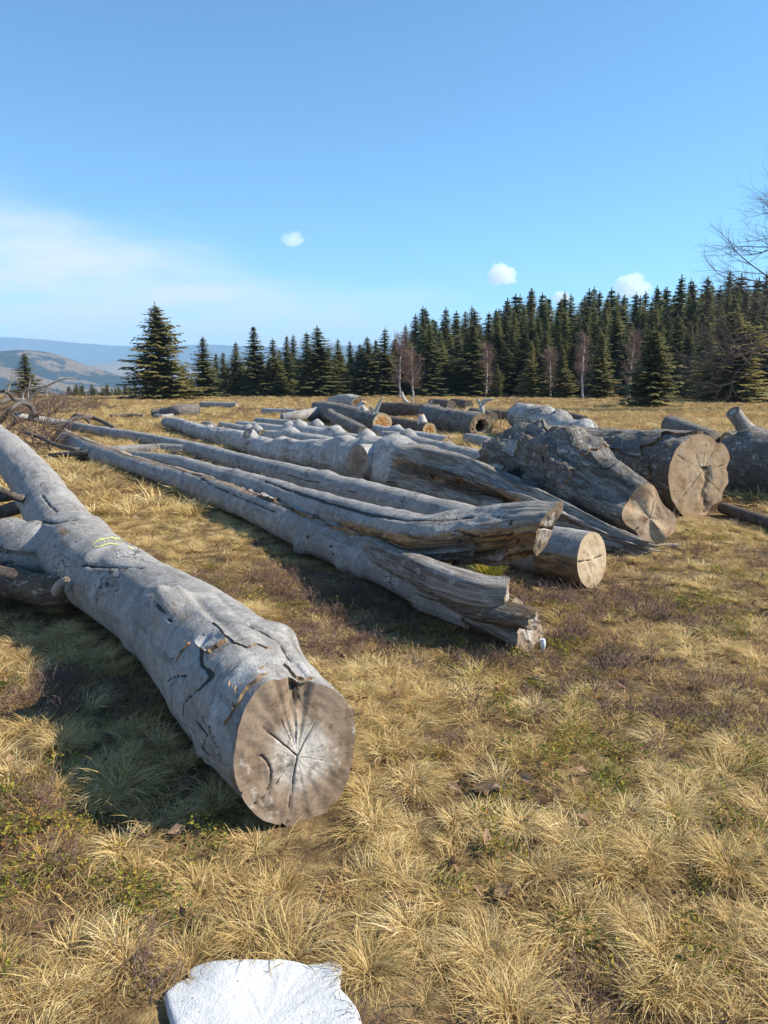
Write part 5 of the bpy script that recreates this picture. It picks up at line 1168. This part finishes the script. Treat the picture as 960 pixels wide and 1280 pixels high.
# the biggest tussocks, one by one
big = [blade_mesh('blades', g, 460, .07, (.08, .20), (.0013, .0028), (.2, 1.0), (1.3, 2.5), straw, (g.normal(0, .15), g.normal(0, .15)), (0, 1), 5) for _ in range(4)]
for i, (u, v, sc_, lb) in enumerate([
    (150, 985, 1.15, 'big mop-like straw tussock at the dark shadow left of the sawn end'),
    (78, 935, .85, 'pale tussock at the left edge of the trunk shadow'),
    (318, 1170, 1.0, 'big blond tussock just above the snow patch'),
    (350, 1110, .85, 'blond tussock between the snow patch and the sawn end'),
    (238, 1205, .75, 'tussock leaning over the left corner of the snow patch'),
    (462, 1215, .8, 'tussock touching the right side of the snow patch'),
    (610, 1195, .85, 'round tussock right of the snow patch, near the bottom'),
    (640, 1270, .95, 'broad tussock at the bottom edge right of the snow patch'),
    (735, 1010, .8, 'tussock in the middle right of the foreground'),
    (805, 1075, .8, 'tussock below the middle right one, nearer the right edge'),
    (925, 945, .95, 'broad straw tussock at the right edge, farther one'),
    (915, 1100, 1.0, 'broad straw tussock at the right edge, nearer one'),
    (455, 870, .75, 'bright tussock right behind the sawn end'),
    (720, 890, .7, 'small blond tussock below the broken tip of the split trunk')]):
    d = ray(u, v); p = d * (CZ / -d[2]); o = big[i % 4] if i < 4 else big[i % 4].copy()
    o.name = 'grass_tussock'; col.objects.link(o); o.location = (p[0], p[1], float(H(p[0], p[1]))); o.rotation_euler = (0, 0, i * 1.9); o.scale = (sc_,) * 3
    tag(o, lb, 'grass tussock', 'big straw tussocks in the foreground')
# pieces of bark and chips lying about
def chip(name, label, u, v, lx, ly, th, rz, mat, seed, cat, curl=.25):
    d = ray(u, v); p = d * (CZ / -d[2]); z = float(H(p[0], p[1])) + .035
    U, W = np.meshgrid(np.linspace(-1, 1, 15), np.linspace(-1, 1, 11), indexing='ij')
    k = 1 + .35 * fbm(xyz(U * 1.5 + seed, W * 1.5, seed), 3) * np.maximum(abs(U), abs(W))
    X = U * k * lx; Y = W * k * ly; Z = curl * (Y ** 2 / ly - X ** 2 / lx * .3) + .15 * ly * fbm(xyz(U * 2, W * 2, seed + 3), 3)
    c_, s_ = math.cos(rz), math.sin(rz); X, Y = X * c_ - Y * s_, X * s_ + Y * c_
    top = xyz(X + p[0], Y + p[1], Z + z).reshape(-1, 3); bot = top - np.array([0, 0, th])
    gq = grid_faces(15, 11)[:, ::-1]; n_ = 165
    b = np.concatenate([np.arange(11), np.arange(1, 15) * 11 + 10, 14 * 11 + np.arange(9, -1, -1), np.arange(13, 0, -1) * 11])
    rim = np.stack([b, np.roll(b, -1), np.roll(b, -1) + n_, b + n_], -1)
    o = mesh_obj(name, np.vstack([top, bot]), [gq[:, ::-1], gq + n_, rim], mat, smooth=False, attrs={'lc': np.vstack([top, bot]), 'mk': np.tile([0, .55, 0], (2 * n_, 1))})
    tag(o, label, cat)
chip('bark_piece', 'crumpled piece of brown bark in the grass right of the sawn end', 612, 990, .055, .04, .012, .5, M['brown'], 3, 'bark')
chip('bark_piece', 'small dark bark scrap beside the crumpled piece', 590, 978, .035, .02, .010, 2.1, M['brown'], 4, 'bark')
chip('bark_piece', 'pale brown bark scrap lying alone lower in the grass', 628, 1122, .032, .022, .010, 1.2, M['brown'], 5, 'bark')
chip('bark_piece', 'brown bark flake below the broken tip of the split trunk', 672, 852, .045, .02, .010, -.5, M['brown'], 6, 'bark')
chip('wood_chip', 'pale wood chip on the grass before the huge log', 918, 652, .07, .03, .02, .3, M['bleached'], 7, 'chip')
chip('wood_chip', 'flat grey splinter lying on the grass right of the tapering plank', 835, 685, .13, .02, .02, .15, M['bleached'], 8, 'chip')
chip('stick', 'short grey stick on the bare patch at the lower left', 172, 1046, .05, .007, .008, -.45, M['deadlimb'], 9, 'stick', .02)
# a sprig of spruce caught between the halves of the split trunk
sg_ = blade_mesh('spruce_sprig', g, 260, .09, (.05, .17), (.004, .009), (.1, .8), (.5, 1.7), M['bilberry'], (0, 0), (.3, .95)); p = at_y(612, 712, 5.62); col.objects.link(sg_); sg_.location = (p[0], p[1], .16)
tag(sg_, 'yellow-green evergreen sprig caught between the two halves of the split trunk', 'sprig')
print('SCATTER', cnt)
